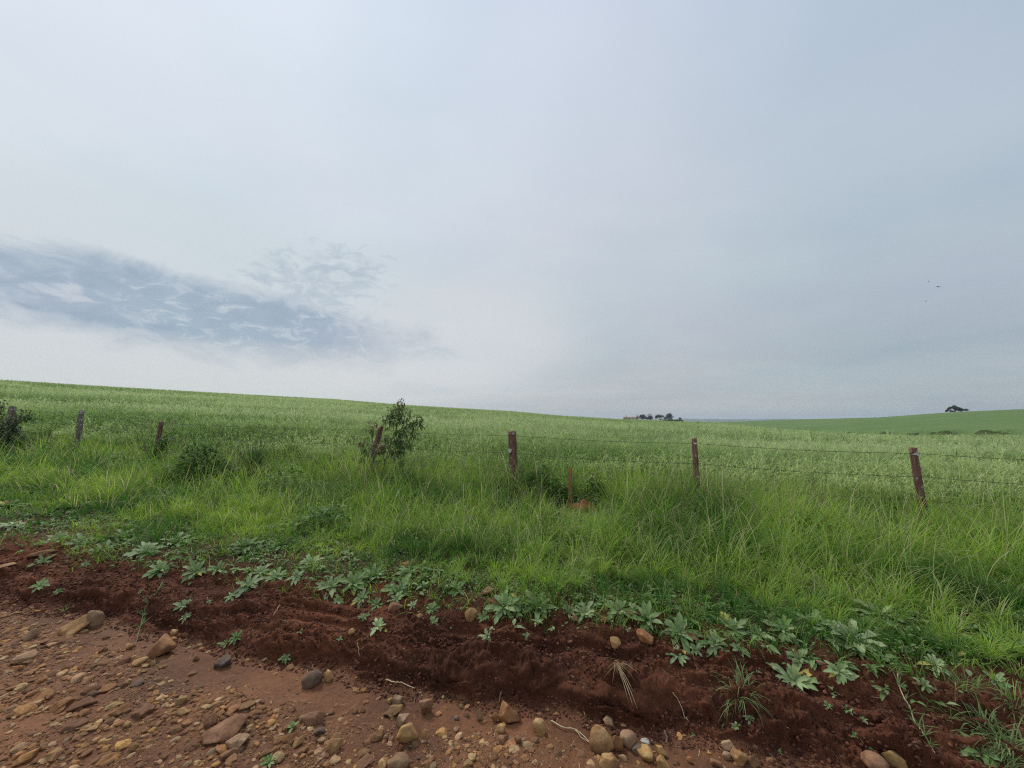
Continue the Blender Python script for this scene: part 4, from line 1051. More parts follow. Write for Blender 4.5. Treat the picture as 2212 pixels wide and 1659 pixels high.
# rust coloured stake: an angle profile that widens to the ground
D = 5.6
t_, b_ = at(1232.3, 1009, D), at(1231.5, 1114, D)
b_.z = ground(b_.x, b_.y) - .12
bm = bmesh.new()
def lprof(p, w, th):
    return [p + Vector(v) for v in ((-w / 2, 0, 0), (w / 2, 0, 0), (w / 2, w * .8, 0), (w / 2 - th, w * .8, 0), (w / 2 - th, th, 0), (-w / 2, th, 0))]
prev = None
for k in range(9):
    f = k / 8; c = b_.lerp(t_, f) + Vector((.002 * math.sin(k * 2.1), 0, 0))
    ring = [bm.verts.new(v) for v in lprof(c, .058 - .019 * f, .009)]
    if prev:
        for q in range(6): bm.faces.new((prev[q], prev[(q + 1) % 6], ring[(q + 1) % 6], ring[q]))
    else: bm.faces.new(ring[::-1])
    prev = ring
bm.faces.new(prev)
for v in bm.verts: v.co -= b_
tag(bm_obj('metal_stake', bm, M['rust'], None, b_, False), 'thin rust-orange stake standing in the grass in front of the fence', 'stake')
# orange earth mound at its foot
p = at(1256, 1118, 5.45); p.z = ground(p.x, p.y)
U = I4.copy(); U = U[:, :] * [.165, .13, .15]
U[:, 2] = U[:, 2] * (1 + .2 * np.sin(U[:, 0] * 30)) ; U += .008 * np.sin(U[:, [1, 2, 0]] * 70)
tag(link('earth_mound', mesh_np('earth_mound', U, I4f), M['mound'], None, p), 'low orange earth mound at the foot of the rust-orange stake', 'mound')

# ------------------------------------------------------------------ shrubs and the sapling
def cluster_leaves(cl, D, f_leaf, colA, colB, size=(.03, .055), spread=.8, depth=.5, droop=.35, wid=.42):
    """cl: picture circles (x, y, radius, count); leaves scattered in the balls they stand for"""
    cc, dd, LL, CC = [], [], [], []
    for (x, y, rp, n, *o) in cl:
        c = np.array(at(x, y, D)[:]); rad = rp * D / F
        v = rng.normal(0, 1, (n, 3)); v /= np.linalg.norm(v, axis=1)[:, None]
        rr = rad * rng.uniform(.15, 1, n)**.6
        p = c + v * rr[:, None] * [1, depth / max(rad, .05) if False else 1.0, 1]
        # group in sprays: several leaves share a twig direction
        out = v + np.array([0, 0, -.15]) + rng.normal(0, .6, (n, 3))
        cc.append(p); dd.append(out); LL.append(rng.uniform(*size, n))
        t = rng.uniform(0, 1, n)
        ca, cb = (o[0], o[1]) if len(o) == 2 else (colA, colB)
        CC.append(jitter(lerp(ca, cb, t), .15))
    c = np.concatenate(cc); d = np.concatenate(dd); L = np.concatenate(LL); C = np.concatenate(CC)
    return leaf_cards(c, d, L, L * wid, C, droop)
def shrub(name, label, cat, base, stems, cl, D, colA, colB, leafsize, leafname='foliage', stemr=.008, group=None, droop=.35, wid=.42):
    root = empty(name, base); tag(root, label, cat, group)
    bpy.context.view_layer.update()
    if stems:
        bm = bmesh.new()
        for st in stems:
            pts = [at(x, y, D + dz) for x, y, dz in st[0]]
            n = len(pts); tube(bm, pts, [st[1] * (1 - .75 * k / max(n - 1, 1)) for k in range(n)], 6, .06)
        finish(bm_obj('stem', bm, M['bark']), root)
    V, Fq, C = cluster_leaves(cl, D, 1, colA, colB, leafsize, droop=droop, wid=wid)
    finish(link(leafname, mesh_np(leafname, V, Fq, C), M['dark_leaf']), root)
    return root
def c4(x, y): return 740.6 + x * .1323, 850.3 + y * .1323
red = ((.15, .10, .055), (.24, .17, .09)); grn = ((.07, .105, .036), (.18, .235, .085)); lig = ((.11, .16, .06), (.20, .25, .10))
SC = [(950, 150, 55, 26, *red), (940, 210, 80, 40, *lig), (800, 240, 60, 22, *lig), (1040, 270, 70, 30, *lig), (890, 320, 105, 90), (700, 400, 75, 46), (840, 430, 100, 80), (780, 330, 60, 30, *lig),
      (990, 400, 80, 60), (1090, 460, 80, 60), (1220, 420, 80, 60), (1260, 500, 55, 36), (1140, 520, 60, 40), (720, 520, 50, 20), (950, 600, 90, 70), (1040, 600, 65, 40), (1180, 640, 55, 32), (1110, 690, 50, 26),
      (880, 720, 105, 95), (980, 790, 100, 90), (830, 860, 90, 80), (930, 900, 90, 70), (1080, 810, 65, 44), (860, 970, 65, 50), (760, 740, 45, 18), (700, 690, 50, 16, *lig),
      (840, 1020, 35, 16), (930, 1090, 65, 44), (900, 1180, 60, 34), (600, 860, 80, 60, *red), (560, 940, 60, 40), (690, 830, 45, 22, *red), (640, 930, 50, 30),
      (470, 510, 70, 30, *red), (430, 600, 55, 24, *lig), (520, 600, 45, 18, *lig), (300, 780, 45, 18, *red), (380, 790, 50, 18, *lig), (340, 900, 45, 24), (380, 960, 45, 26), (330, 1050, 35, 22), (310, 1100, 25, 12),
      (540, 1080, 60, 26, *lig), (470, 860, 45, 18)]
cl = []
for e in SC:
    x, y = c4(e[0], e[1]); cl.append((x, y, e[2] * .1323 * 1.10, int(e[3] * .95)) + tuple(e[4:]))
S = lambda pts, dz0=0.0: [(*c4(x, y), dz0 + .03 * k) for k, (x, y) in enumerate(pts)]
D = 6.6
stems = [(S([(640, 1330), (670, 1200), (690, 1110), (725, 980), (780, 800), (840, 650), (890, 520), (920, 350), (935, 190)]), .013),
         (S([(690, 1110), (650, 980), (760, 810)]), .007), (S([(480, 1350), (560, 1250), (690, 1120)]), .008), (S([(690, 1110), (760, 1000), (880, 880), (990, 790)]), .007),
         (S([(780, 800), (740, 720), (690, 650)]), .005), (S([(840, 650), (980, 560), (1120, 470), (1230, 420)]), .007), (S([(890, 520), (780, 430), (690, 400)]), .006),
         (S([(900, 470), (1000, 440), (1090, 460)]), .005), (S([(780, 800), (960, 720), (1180, 640)]), .006), (S([(410, 1380), (470, 1240), (530, 1120)]), .006),
         (S([(500, 1100), (490, 860), (482, 700), (470, 560)]), .007), (S([(490, 860), (420, 830), (300, 790)]), .004), (S([(490, 900), (400, 930), (330, 1050)]), .005), (S([(482, 720), (420, 630)]), .003), (S([(482, 720), (530, 600)]), .003),
         (S([(700, 1120), (600, 1000), (590, 880)]), .005), (S([(700, 1150), (800, 1130), (920, 1100)]), .005), (S([(920, 350), (1030, 280)]), .004), (S([(920, 350), (810, 250)]), .004), (S([(720, 1330), (700, 1230), (690, 1120)]), .009)]
b0 = at(*c4(650, 1350), D); b0.z = ground(b0.x, b0.y)
stems.append(([(*c4(640, 1330), 0), (826, 1060, 0), (826, 1100, 0)], .014))
shrub('sapling', 'young sapling with dark drooping leaves growing beside the slanting fence post', 'sapling', b0, stems, cl, D, *grn, (.035, .07), 'foliage', group=None, droop=.6, wid=.46)

def base_at(x, D, y=1060):
    p = at(x, y, D); p.z = ground(p.x, p.y); return p
# bush round the post at the left end
D = 9.5
shrub('bush', 'dark bush with bare branches round the thick post at the left edge', 'bush', base_at(15, D),
      [([(14, 960, 0), (24, 935, 0), (34, 912, 0), (36, 895, 0)], .03), ([(-20, 950, 0), (5, 925, 0), (24, 905, 0), (30, 890, 0)], .02), ([(24, 930, 0), (50, 905, 0), (66, 900, 0)], .012), ([(5, 925, 0), (-10, 900, 0), (-4, 880, 0)], .012)],
      [(3, 874, 9, 60), (-10, 890, 14, 90), (6, 905, 12, 80), (52, 896, 12, 90), (66, 902, 8, 40), (40, 905, 8, 40), (20, 922, 14, 110), (10, 945, 20, 200), (-15, 940, 22, 180), (38, 943, 16, 140), (50, 955, 14, 100), (10, 965, 22, 160), (22, 935, 12, 160), (30, 925, 9, 110), (26, 910, 8, 70), (40, 965, 26, 200), (-5, 930, 18, 160)],
      D, (.055, .08, .035), (.13, .165, .07), (.045, .08))
D = 8.3
shrub('shrub', 'small dark shrub in front of the short reddish post', 'shrub', base_at(335, D), [([(332, 1010, 0), (335, 985, 0), (345, 965, 0), (368, 947, 0)], .008), ([(333, 990, 0), (322, 970, 0)], .006)],
      [(345, 958, 8, 70), (358, 950, 8, 50), (367, 946, 6, 24), (335, 970, 9, 80), (325, 980, 9, 70), (330, 992, 10, 70), (352, 972, 8, 50), (318, 966, 7, 30)], D, (.05, .095, .035), (.12, .19, .065), (.045, .08))
D = 6.0
lg2 = ((.16, .26, .07), (.30, .42, .13))
shrub('leafy_weed', 'leafy green weed right of the stout dark fence post', 'weed', base_at(1172, D, 1080), [([(1180, 1090, 0), (1178, 1050, 0), (1172, 1000, 0)], .006), ([(1170, 1090, 0), (1180, 1040, 0), (1190, 1010, 0)], .005)],
      [(1168, 1000, 10, 60, *lg2), (1183, 1003, 9, 50, *lg2), (1175, 1018, 13, 90), (1160, 1030, 13, 60), (1185, 1035, 12, 60), (1150, 1050, 16, 60), (1175, 1060, 18, 80)], D, (.07, .12, .035), (.17, .24, .08), (.03, .055))
D = 5.75
shrub('leafy_weed', 'pale young weed with upright leaves just left of the rust-orange stake', 'weed', base_at(1200, D, 1100), [([(1200, 1110, 0), (1198, 1070, 0), (1196, 1040, 0)], .005), ([(1204, 1105, 0), (1210, 1075, 0), (1212, 1050, 0)], .005)],
      [(1197, 1036, 7, 16, *lg2), (1213, 1049, 7, 16, *lg2), (1206, 1062, 9, 16), (1195, 1075, 12, 26), (1212, 1090, 14, 40)], D, (.03, .06, .025), (.08, .13, .05), (.055, .09), droop=.1)
D = 5.8
shrub('leafy_weed', 'dark bushy weed with a yellowed top right of the rust-orange stake', 'weed', base_at(1280, D, 1100), [([(1285, 1110, 0), (1282, 1060, 0), (1280, 1025, 0)], .007), ([(1290, 1110, 0), (1295, 1070, 0), (1298, 1045, 0)], .006), ([(1275, 1100, 0), (1268, 1060, 0), (1270, 1020, 0)], .005)],
      [(1284, 1025, 6, 22, (.28, .26, .07), (.35, .36, .12)), (1282, 1036, 10, 46, *lg2), (1296, 1040, 9, 36, *lg2), (1270, 1042, 9, 34, *lg2), (1288, 1055, 14, 90), (1300, 1060, 9, 40), (1285, 1075, 15, 100), (1275, 1090, 14, 80), (1295, 1090, 14, 80), (1262, 1065, 8, 24)], D, (.055, .115, .035), (.15, .235, .075), (.045, .085))
D = 5.65
shrub('leafy_weed', 'short broad-leaved weed growing between the stake and the earth mound', 'weed', base_at(1250, D, 1110), [([(1248, 1112, 0), (1249, 1095, 0), (1250, 1080, 0)], .004)],
      [(1250, 1076, 6, 12, *lg2), (1247, 1090, 11, 22), (1256, 1096, 10, 20), (1240, 1100, 9, 16)], D, (.05, .10, .035), (.13, .21, .07), (.06, .09), droop=.2, wid=.5)

# ------------------------------------------------------------------ tufts of grass with labels of their own
def tuft(px, py, w, h, nb, label, cA, cB, spread=1.0, arch=(.3, 1.6), name='grass_tuft', width=.005, D=None, lean=.35, cat='grass tuft'):
    p = hit(px, py) if D is None else base_at(px, D, py)
    sc = depth(p) / F
    W, H = w * sc * .5, h * sc
    a = rng.uniform(0, 6.28, nb); q = W * .45 * np.sqrt(rng.uniform(0, 1, nb))
    b = np.stack([q * np.cos(a), q * np.sin(a) * .6, np.zeros(nb)], 1)
    b[:, 2] = zbase(b[:, 0] + p.x, b[:, 1] + p.y) - p.z - .005
    V, Fq, C = blades(b, H * rng.uniform(.5, 1.15, nb), np.full(nb, width) * rng.uniform(.7, 1.3, nb), a + rng.normal(0, .7, nb), np.abs(rng.normal(0, lean, nb)) * spread, rng.uniform(*arch, nb), 6, jitter(lerp(cA, cB, rng.uniform(0, 1, nb)), .15))
    return tag(link(name, mesh_np(name, V, Fq, C), M['grass'], None, p), label, cat, 'separate grass tufts')
ga, gb = (.13, .20, .07), (.30, .38, .16)
tuft(1600, 1515, 95, 62, 110, 'wiry pale green grass tuft growing out of the bare right bank', ga, gb, 1.5, (.8, 2.6), width=.0035, lean=.55)
tuft(545, 1040, 40, 110, 160, 'dark upright grass tuft in the verge left of the sapling', (.035, .075, .025), (.08, .13, .045), .5, (.1, .9), D=7.3, width=.009, lean=.14)
tuft(2185, 1610, 160, 62, 150, 'sprawling grass tuft in the bottom right corner', ga, gb, 1.8, (.5, 2.2), width=.0055, lean=.8)
tuft(2130, 1560, 160, 52, 120, 'sprawling grass tuft above the large-leaved dark weed at right', ga, gb, 1.8, (.5, 2.2), width=.0055, lean=.8)
tuft(2195, 1530, 140, 52, 90, 'thin grass tuft at the right edge on the bare slope', ga, gb, 1.7, (.5, 1.9), width=.004, lean=.6)
tuft(2090, 1490, 110, 50, 60, 'sparse grass tuft right of the bright oval-leaved seedling', ga, gb, 1.7, (.4, 1.7), width=.0035, lean=.6)
tuft(2050, 1545, 110, 50, 50, 'low sparse grass tuft right of the pale runner', ga, gb, 1.9, (.5, 1.6), width=.0035, lean=.8)
tuft(2150, 1655, 150, 55, 100, 'grass tuft cut by the bottom edge in the right corner', ga, gb, 1.8, (.4, 1.6), width=.004, lean=.7)
tuft(140, 1318, 26, 22, 26, 'small green grass tuft at the bank foot above the long tan rock', ga, gb, 1.5, (.4, 1.5), width=.004, lean=.6)
tuft(1128, 1075, 60, 60, 90, 'brownish tangled grass at the foot of the stout dark post', (.12, .085, .055), (.24, .17, .11), 1.6, (.5, 2.2), D=6.05, width=.006, lean=.5)
tuft(1140, 1060, 30, 50, 60, 'dead tan grass stems between the stout post and the leafy weed', (.2, .15, .10), (.36, .29, .2), 1.0, (.3, 1.6), D=6.0, width=.005, lean=.3)

# runners and straws, draped on the ground
def draped(path, rad, lift=.008, n=8):
    P = [hit(x, y) for x, y in path]; out = []
    for a, b in zip(P, P[1:]):
        for k in range(n):
            q = a.lerp(b, k / n); q.z = ground(q.x, q.y) + lift
            out.append(q)
    out.append(P[-1] + Vector((0, 0, lift)))
    return out
def runner(name, label, cat, path, rad, m, lift=.008, leaves=None, group=None, colr=None):
    pts = draped(path, rad, lift); p0 = pts[0].copy()
    bm = bmesh.new(); tube(bm, [q - p0 for q in pts], [rad * (1 - .4 * k / len(pts)) for k in range(len(pts))], 6, .1)
    if not leaves: return tag(bm_obj(name, bm, m, None, p0), label, cat, group)
    root = empty(name, p0); tag(root, label, cat, group)
    bm_obj('stolon', bm, m, root)
    idx = leaves; pb = np.array([(pts[min(i, len(pts) - 1)] - p0)[:] for i in idx for _ in range(7)]); nb = len(pb)
    V, Fq, C = blades(pb, rng.uniform(.035, .09, nb), np.full(nb, .006), rng.uniform(0, 6.28, nb), rng.uniform(.3, 1.2, nb), rng.uniform(0, .6, nb), 3, jitter(lerp((.12, .2, .07), (.24, .32, .13), rng.uniform(0, 1, nb)), .1))
    link('leaf_tufts', mesh_np('leaf_tufts', V, Fq, C), M['grass'], root)
    return root
M['stolon'] = plain('pale_stolon', (.48, .38, .22, 1), .7, 50, .4); M['twig'] = plain('brown_twig', (.16, .10, .06, 1), .8, 60)
M['greenstem'] = plain('green_stem', (.15, .19, .075, 1), .7, 60)
runner('grass_runner', 'pale jointed grass runner creeping down the right bank with leaf tufts at its joints', 'runner',
       [(1940, 1458), (1941, 1484), (1954, 1515), (1969, 1551), (1983, 1574), (1998, 1596), (2008, 1613), (2020, 1632)], .0034, M['stolon'], .01, [2, 9, 17, 25, 33, 41, 50])
runner('bent_runner', 'reddish bent runner curving over the soil right of the orange-yellow boulder', 'runner', [(1966, 1656), (1975, 1645), (1990, 1634), (2008, 1628), (2020, 1624)], .0045, M['twig'], .02)
runner('trailing_runner', 'long thin green runner trailing down the left bank to the road', 'runner', [(352, 1262), (340, 1282), (322, 1300), (312, 1322), (306, 1345), (300, 1370), (291, 1402)], .0032, M['greenstem'], .02, [8, 18, 27, 36])
runner('straw', 'pale split straw lying from the mud to the largest round tan boulder', 'straw', [(1190, 1562), (1215, 1576), (1243, 1581), (1262, 1596), (1280, 1614)], .0035, M['stolon'], .012, group='dry straws and twigs')
runner('straw', 'second strand of straw beside the split straw', 'straw', [(1243, 1582), (1255, 1598), (1276, 1610)], .002, M['stolon'], .012, group='dry straws and twigs')
runner('straw', 'pale straw lying across the grey stone that tops the rock cluster', 'straw', [(832, 1482), (850, 1485), (875, 1490), (896, 1499)], .003, M['stolon'], .03, group='dry straws and twigs')
runner('twig', 'thin straight twig on the dark face of the right bank', 'twig', [(1452, 1492), (1468, 1524), (1487, 1562)], .0025, M['stolon'], .012, group='dry straws and twigs')
runner('twig', 'grey forked twig at the road edge beside the half grey stone', 'twig', [(1436, 1588), (1441, 1602), (1440, 1615)], .006, M['twig'], .02, group='dry straws and twigs')
runner('twig', 'thin brown twig on the lower right bank', 'twig', [(1776, 1588), (1790, 1610), (1811, 1645)], .0022, M['twig'], .012, group='dry straws and twigs')
runner('straw', 'short straw on the smooth bare slope left of centre', 'straw', [(590, 1335), (597, 1322), (606, 1310)], .0025, M['stolon'], .012, group='dry straws and twigs')
runner('straw', 'upright pair of straws on the steep bank below the pale many-leaved rosette', 'straw', [(772, 1388), (774, 1403), (776, 1420)], .0025, M['stolon'], .012, group='dry straws and twigs')
runner('twig', 'dark upright twig against the big orange boulder', 'twig', [(1082, 1505), (1080, 1516), (1078, 1526)], .005, M['twig'], .02, group='dry straws and twigs')
runner('straw', 'dry bent grass stalk at the foot of the thin reddish brown post', 'straw', [(1512, 1205), (1530, 1210), (1545, 1222)], .003, M['stolon'], .3, group='dry straws and twigs')
# uprooted dry tuft on the bank
p = hit(1330, 1440); nb = 45
tocam = Vector((-p.x, -p.y, 0)).normalized()
b = np.zeros((nb, 3)) + rng.normal(0, .012, (nb, 3))
a = rng.normal(math.atan2(tocam.y, tocam.x) + .35, .7, nb)
V, Fq, C = blades(b, rng.uniform(.03, .16, nb)**1.0, np.full(nb, .0028), a, rng.uniform(.9, 1.6, nb), rng.uniform(.2, 1.3, nb), 5, jitter(lerp((.17, .10, .045), (.36, .26, .13), rng.uniform(0, 1, nb)), .1))
V2, F2, C2 = blades(np.zeros((5, 3)), np.array([.24, .2, .22, .16, .18]), np.full(5, .004), np.full(5, math.atan2(tocam.y, tocam.x) + .55) + rng.normal(0, .12, 5), np.full(5, 1.75), np.full(5, .6), 6, np.tile((.5, .4, .22), (5, 1)))
V, Fq, C = join([(V, Fq, C), (V2, F2, C2)])
tag(link('dry_roots', mesh_np('dry_roots', V, Fq, C), M['straw'], None, p + Vector((0, -.02, .03))), 'tuft of dry straw-coloured roots hanging from the middle of the right bank', 'roots')
# scattered straw bits
n = 900
cs = rng.uniform(-5.5, 2.6, n); cn = nfoot(cs) + rng.uniform(-.6, .6, n)
x, y = cs * SU[0] + cn * NU[0], cs * SU[1] + cn * NU[1]
b = np.stack([x, y, zbase(x, y) + .006], 1)
V, Fq, C = blades(b, rng.uniform(.012, .05, n), rng.uniform(.0015, .0035, n), rng.uniform(0, 6.28, n), rng.uniform(1.2, 1.6, n), rng.uniform(-.3, .4, n), 2, jitter(lerp((.24, .14, .08), (.5, .4, .24), rng.uniform(0, 1, n)), .2))
tag(link('straw_litter', mesh_np('straw_litter', V, Fq, C), M['straw']), 'fine bits of dry straw and root on the red soil', 'litter', None, 'stuff')

# ------------------------------------------------------------------ far farm, trees, birds
def tree(px, py_top, w, py_base, rad, label, cA, cB, blobs, dense=1.0, name='tree', group='trees far behind the field', trunk=True):
    """blobs: list of (dx, dz, r) in fractions of width / height"""
    top, bot = atr(px, py_top, rad), atr(px, py_base, rad)
    bot.z = min(bot.z, ground(bot.x, bot.y) + .3) if False else bot.z
    sc = rad / F * math.cos(math.atan2(px - 1106, F))
    Wm = w * sc; Hm = top.z - bot.z
    g = ground(bot.x, bot.y)
    base = Vector((bot.x, bot.y, min(g, bot.z)))
    root = empty(name, base); tag(root, label, 'tree', group)
    if trunk:
        bm = bmesh.new(); h0 = bot.z - base.z
        tube(bm, [Vector((0, 0, 0)), Vector((.1, 0, h0 + Hm * .25)), Vector((.2, 0, h0 + Hm * .6))], [Wm * .05, Wm * .035, Wm * .015], 7, .1)
        tube(bm, [Vector((.1, 0, h0 + Hm * .25)), Vector((Wm * .25, 0, h0 + Hm * .55))], [Wm * .025, Wm * .01], 6)
        tube(bm, [Vector((.1, 0, h0 + Hm * .2)), Vector((-Wm * .25, 0, h0 + Hm * .5))], [Wm * .025, Wm * .01], 6)
        bm_obj('trunk', bm, M['bark'], root)
    cs, ns = [], []
    rt = Vector((bot.y, -bot.x, 0)).normalized()
    for dx, dz, r_ in blobs:
        n = int(420 * dense * max(r_, .15) / .3)
        v = rng.normal(0, 1, (n, 3)); v /= np.linalg.norm(v, axis=1)[:, None]
        v = v * (rng.uniform(.2, 1, n)**.45)[:, None] * (1 + .25 * np.sin(v[:, :1] * 9 + dx * 30) * np.cos(v[:, 2:] * 8))
        c = np.array([rt.x * dx * Wm, rt.y * dx * Wm, bot.z - base.z + dz * Hm])
        cs.append(c + v * [r_ * Wm, r_ * Wm, min(r_ * Hm * 1.15, r_ * Wm)]); ns.append(v)
    c = np.concatenate(cs); d = np.concatenate(ns) + rng.normal(0, .7, (len(c), 3)); n = len(c)
    L = rng.uniform(.035, .075, n) * Wm
    V, Fq, C = leaf_cards(c, d, L, L * .7, jitter(lerp(cA, cB, rng.uniform(0, 1, n)), .2))
    link('crown', mesh_np('crown', V, Fq, C), M['dark_leaf'], root)
    return root
def f1(x, y): return 1289.2 + x * .124, 855.8 + y * .124
dk = ((.022, .035, .02), (.055, .075, .04)); gg = ((.03, .045, .028), (.07, .09, .05)); yl = ((.2, .15, .09), (.3, .24, .15))
RF = 440
def ftree(x, top, w, base, lab, pal, blobs, dense=1.0, **k):
    px, pt = f1(x, top); _, pb = f1(x, base)
    return tree(px, pt, w * .124, pb, RF + k.pop('dr', 0), lab, *pal, blobs, dense, **k)
rb = [(-.28, .4, .26), (.25, .4, .27), (0, .62, .33), (0, .3, .3), (.12, .75, .2), (-.15, .72, .2)]
ftree(705, 316, 42, 385, 'narrow dark tree at the right end of the farmhouse', gg, [(0, .7, .35), (0, .4, .35), (.05, .2, .3)])
ftree(800, 318, 140, 398, 'wide grey-green tree right of the farmhouse', gg, rb)
ftree(925, 298, 110, 390, 'pale half bare tree behind the wide grey-green one', yl, rb, .35, dr=8)
ftree(935, 345, 105, 405, 'low dark round tree in front of the pale half bare one', dk, rb, dr=-6)
ftree(1092, 318, 146, 396, 'dark umbrella-shaped tree above the white shed', dk, [(-.3, .45, .22), (0, .68, .3), (.28, .6, .25), (-.2, .65, .25), (-.38, .25, .12)])
ftree(1262, 303, 140, 400, 'tallest dark tree of the farm', dk, rb + [(.1, .9, .16)])
ftree(1195, 365, 55, 408, 'small dark tree at the foot of the tallest one', dk, rb)
ftree(1450, 366, 64, 413, 'small round tree standing alone at the right end of the farm', gg, [(0, .6, .36), (.15, .5, .3), (-.15, .5, .3)])
ftree(880, 368, 80, 402, 'low tree joining the wide grey-green one and the dark round one', gg, rb, dr=-3)
# hedge line and lone bush in front
def hedge(name, label, x0, x1, yt, yb, rad, pal, cat):
    (p0, _), (p1, _) = f1(x0, 0), f1(x1, 0); _, pt = f1(0, yt); _, pb = f1(0, yb)
    a, b = atr(p0, pb, rad), atr(p1, pb, rad); H = atr(p0, pt, rad).z - a.z
    n = int(900 * max((b - a).length / 12, .5)); t = rng.uniform(0, 1, n)
    hh = H * (.7 + .3 * np.sin(t * 23 + 1) * np.sin(t * 9)) * (np.sin(np.pi * np.clip(t, .02, .98))**.3)
    base = a.lerp(b, .5); base.z = min(ground(base.x, base.y), base.z)
    c = np.array(a[:]) * (1 - t[:, None]) + np.array(b[:]) * t[:, None] - np.array(base[:])
    c[:, 2] += rng.uniform(0, 1, n)**.7 * hh; c[:, 1] += rng.normal(0, .8, n)
    d = rng.normal(0, 1, (n, 3)); L = rng.uniform(.5, 1.0, n)
    V, Fq, C = leaf_cards(c, d, L, L * .7, jitter(lerp(*pal, rng.uniform(0, 1, n)), .2))
    tag(link(name, mesh_np(name, V, Fq, C), M['dark_leaf'], None, base), label, cat)
hedge('hedge', 'low green hedge line at the foot of the farm trees', 1150, 1505, 398, 432, 425, ((.05, .09, .035), (.10, .15, .06)), 'hedge')
hedge('bush', 'lone dark bush in the field in front of the farmhouse', 432, 545, 388, 431, 250, ((.03, .045, .025), (.07, .085, .045)), 'bush')
# farmhouse
def house(name, label, x0, x1, yr, ye, yb, rad, wm, rm, depth, nwin):
    (p0, pr), (p1, pe) = f1(x0, yr), f1(x1, ye); _, pb = f1(0, yb)
    a, b = atr(p0, pb, rad), atr(p1, pb, rad)
    zb = min(ground(a.x, a.y), ground(b.x, b.y), a.z); ze = atr(p0, pe, rad).z; zr = atr(p0, pr, rad).z
    rt = (b - a); rt.z = 0; Lg = rt.length; rt.normalize()
    root = empty(name, Vector((a.x, a.y, zb))); root.rotation_euler = (0, 0, math.atan2(rt.y, rt.x)); tag(root, label, 'house', None)
    bm = bmesh.new(); box(bm, (0, 0, 0), (Lg, depth, ze - zb)); bm_obj('wall', bm, M[wm], root, None, False)
    bm = bmesh.new(); e = .35; h0, h1 = ze - zb, zr - zb
    v = [bm.verts.new(q) for q in ((-e, -e, h0), (Lg + e, -e, h0), (Lg + e, depth + e, h0), (-e, depth + e, h0), (-e, depth / 2, h1), (Lg + e, depth / 2, h1))]
    for f in ((0, 1, 5, 4), (2, 3, 4, 5), (0, 4, 3), (1, 2, 5), (3, 2, 1, 0)): bm.faces.new([v[i] for i in f])
    bm_obj('roof', bm, M[rm], root, None, False)
    hw = ze - zb
    for k in range(nwin):
        x = Lg * (k + .5) / nwin
        bm = bmesh.new(); box(bm, (x - .55, -.05, hw * .45), (x + .55, .02, hw * .8)); bm_obj('window', bm, M['window'], root, None, False)
    bm = bmesh.new(); xd = Lg * .35; box(bm, (xd - .45, -.06, 0), (xd + .45, .02, min(2.0, hw * .8))); bm_obj('door', bm, M['window'], root, None, False)
    return root
h_ = house('farmhouse', 'long low pale farmhouse with a faded tile roof at the skyline', 470, 728, 357, 371, 396, 440, 'house', 'roof', 7, 4)
bm = bmesh.new(); box(bm, (2.2, 2.5, 3.0), (3.1, 3.4, 5.3)); bm_obj('chimney', bm, M['house'], h_, None, False)
house('shed', 'small white shed under the dark umbrella-shaped tree', 1068, 1165, 378, 385, 400, 436, 'white', 'white', 4, 1)
# trees on the right hill
def f2(x, y): return 1975 + x * .1071, 855.8 + y * .1071
px, pt = f2(820, 185); _, pb = f2(820, 304)
tree(px, pt, 26, pb, 335, 'spreading dark tree with a gap under its crown on the right hill', (.055, .08, .055), (.12, .145, .085),
     [(-.02, .86, .09), (-.08, .72, .10), (.05, .74, .10), (-.25, .62, .09), (-.18, .66, .08), (-.32, .45, .08), (-.40, .22, .07), (-.46, .08, .05), (.12, .60, .12), (.22, .52, .11), (.32, .40, .10), (.40, .24, .08), (.08, .35, .12), (.2, .25, .12), (.3, .14, .10), (.0, .50, .09), (-.24, .08, .05), (-.14, .06, .05)], 1.1)
px, pt = f2(1042, 253); _, pb = f2(1042, 298)
tree(px, pt, 9.5, pb, 335, 'small round bush-like tree right of the spreading one on the hill', (.02, .035, .025), (.05, .07, .04), rb, .8)
# birds
def bird(px, py, span_px, roll, lab, yaw):
    rad = 60; p = atr(px, py, rad); S_ = span_px * rad / F * math.cos(math.atan2(px - 1106, F)) * .58
    bm = bmesh.new()
    tube(bm, [Vector((0, -.5 * S_, 0)), Vector((0, -.3 * S_, .02)), Vector((0, 0, 0)), Vector((0, .35 * S_, 0)), Vector((0, .6 * S_, .01))], [.03 * S_, .11 * S_, .16 * S_, .1 * S_, .05 * S_], 8)
    for sg in (-1, 1):
        prof = [(0.08, -.22, .24, .03), (.5, -.3, .18, .26 + roll * sg), (.8, -.2, .14, .2 + roll * sg * 1.4), (1.05, .05, .1, .08 + roll * sg * 1.6)]
        prev = None
        for xx, y0, y1, zz in prof:
            ring = [bm.verts.new((sg * xx * S_, y0 * S_, zz * S_)), bm.verts.new((sg * xx * S_, y1 * S_, zz * S_)), bm.verts.new((sg * xx * S_, y1 * S_, (zz - .03) * S_)), bm.verts.new((sg * xx * S_, y0 * S_, (zz - .03) * S_))]
            if prev:
                for q in range(4): bm.faces.new((prev[q], prev[(q + 1) % 4], ring[(q + 1) % 4], ring[q]))
            prev = ring
        bm.faces.new(prev)
    v = [bm.verts.new(q) for q in ((-.1 * S_, .75 * S_, 0), (.1 * S_, .75 * S_, 0), (0, .45 * S_, .02 * S_), (0, .45 * S_, -.03 * S_))]
    bm.faces.new((v[0], v[1], v[2])); bm.faces.new((v[0], v[3], v[1]))
    o = bm_obj('bird', bm, M['bird'], None, p); o.rotation_euler = (R(-12), 0, yaw)
    tag(o, lab, 'bird', 'birds flying in the right of the sky')
bird(2006, 608.7, 5.4, .12, 'highest of three dark birds in the sky at right', .5)
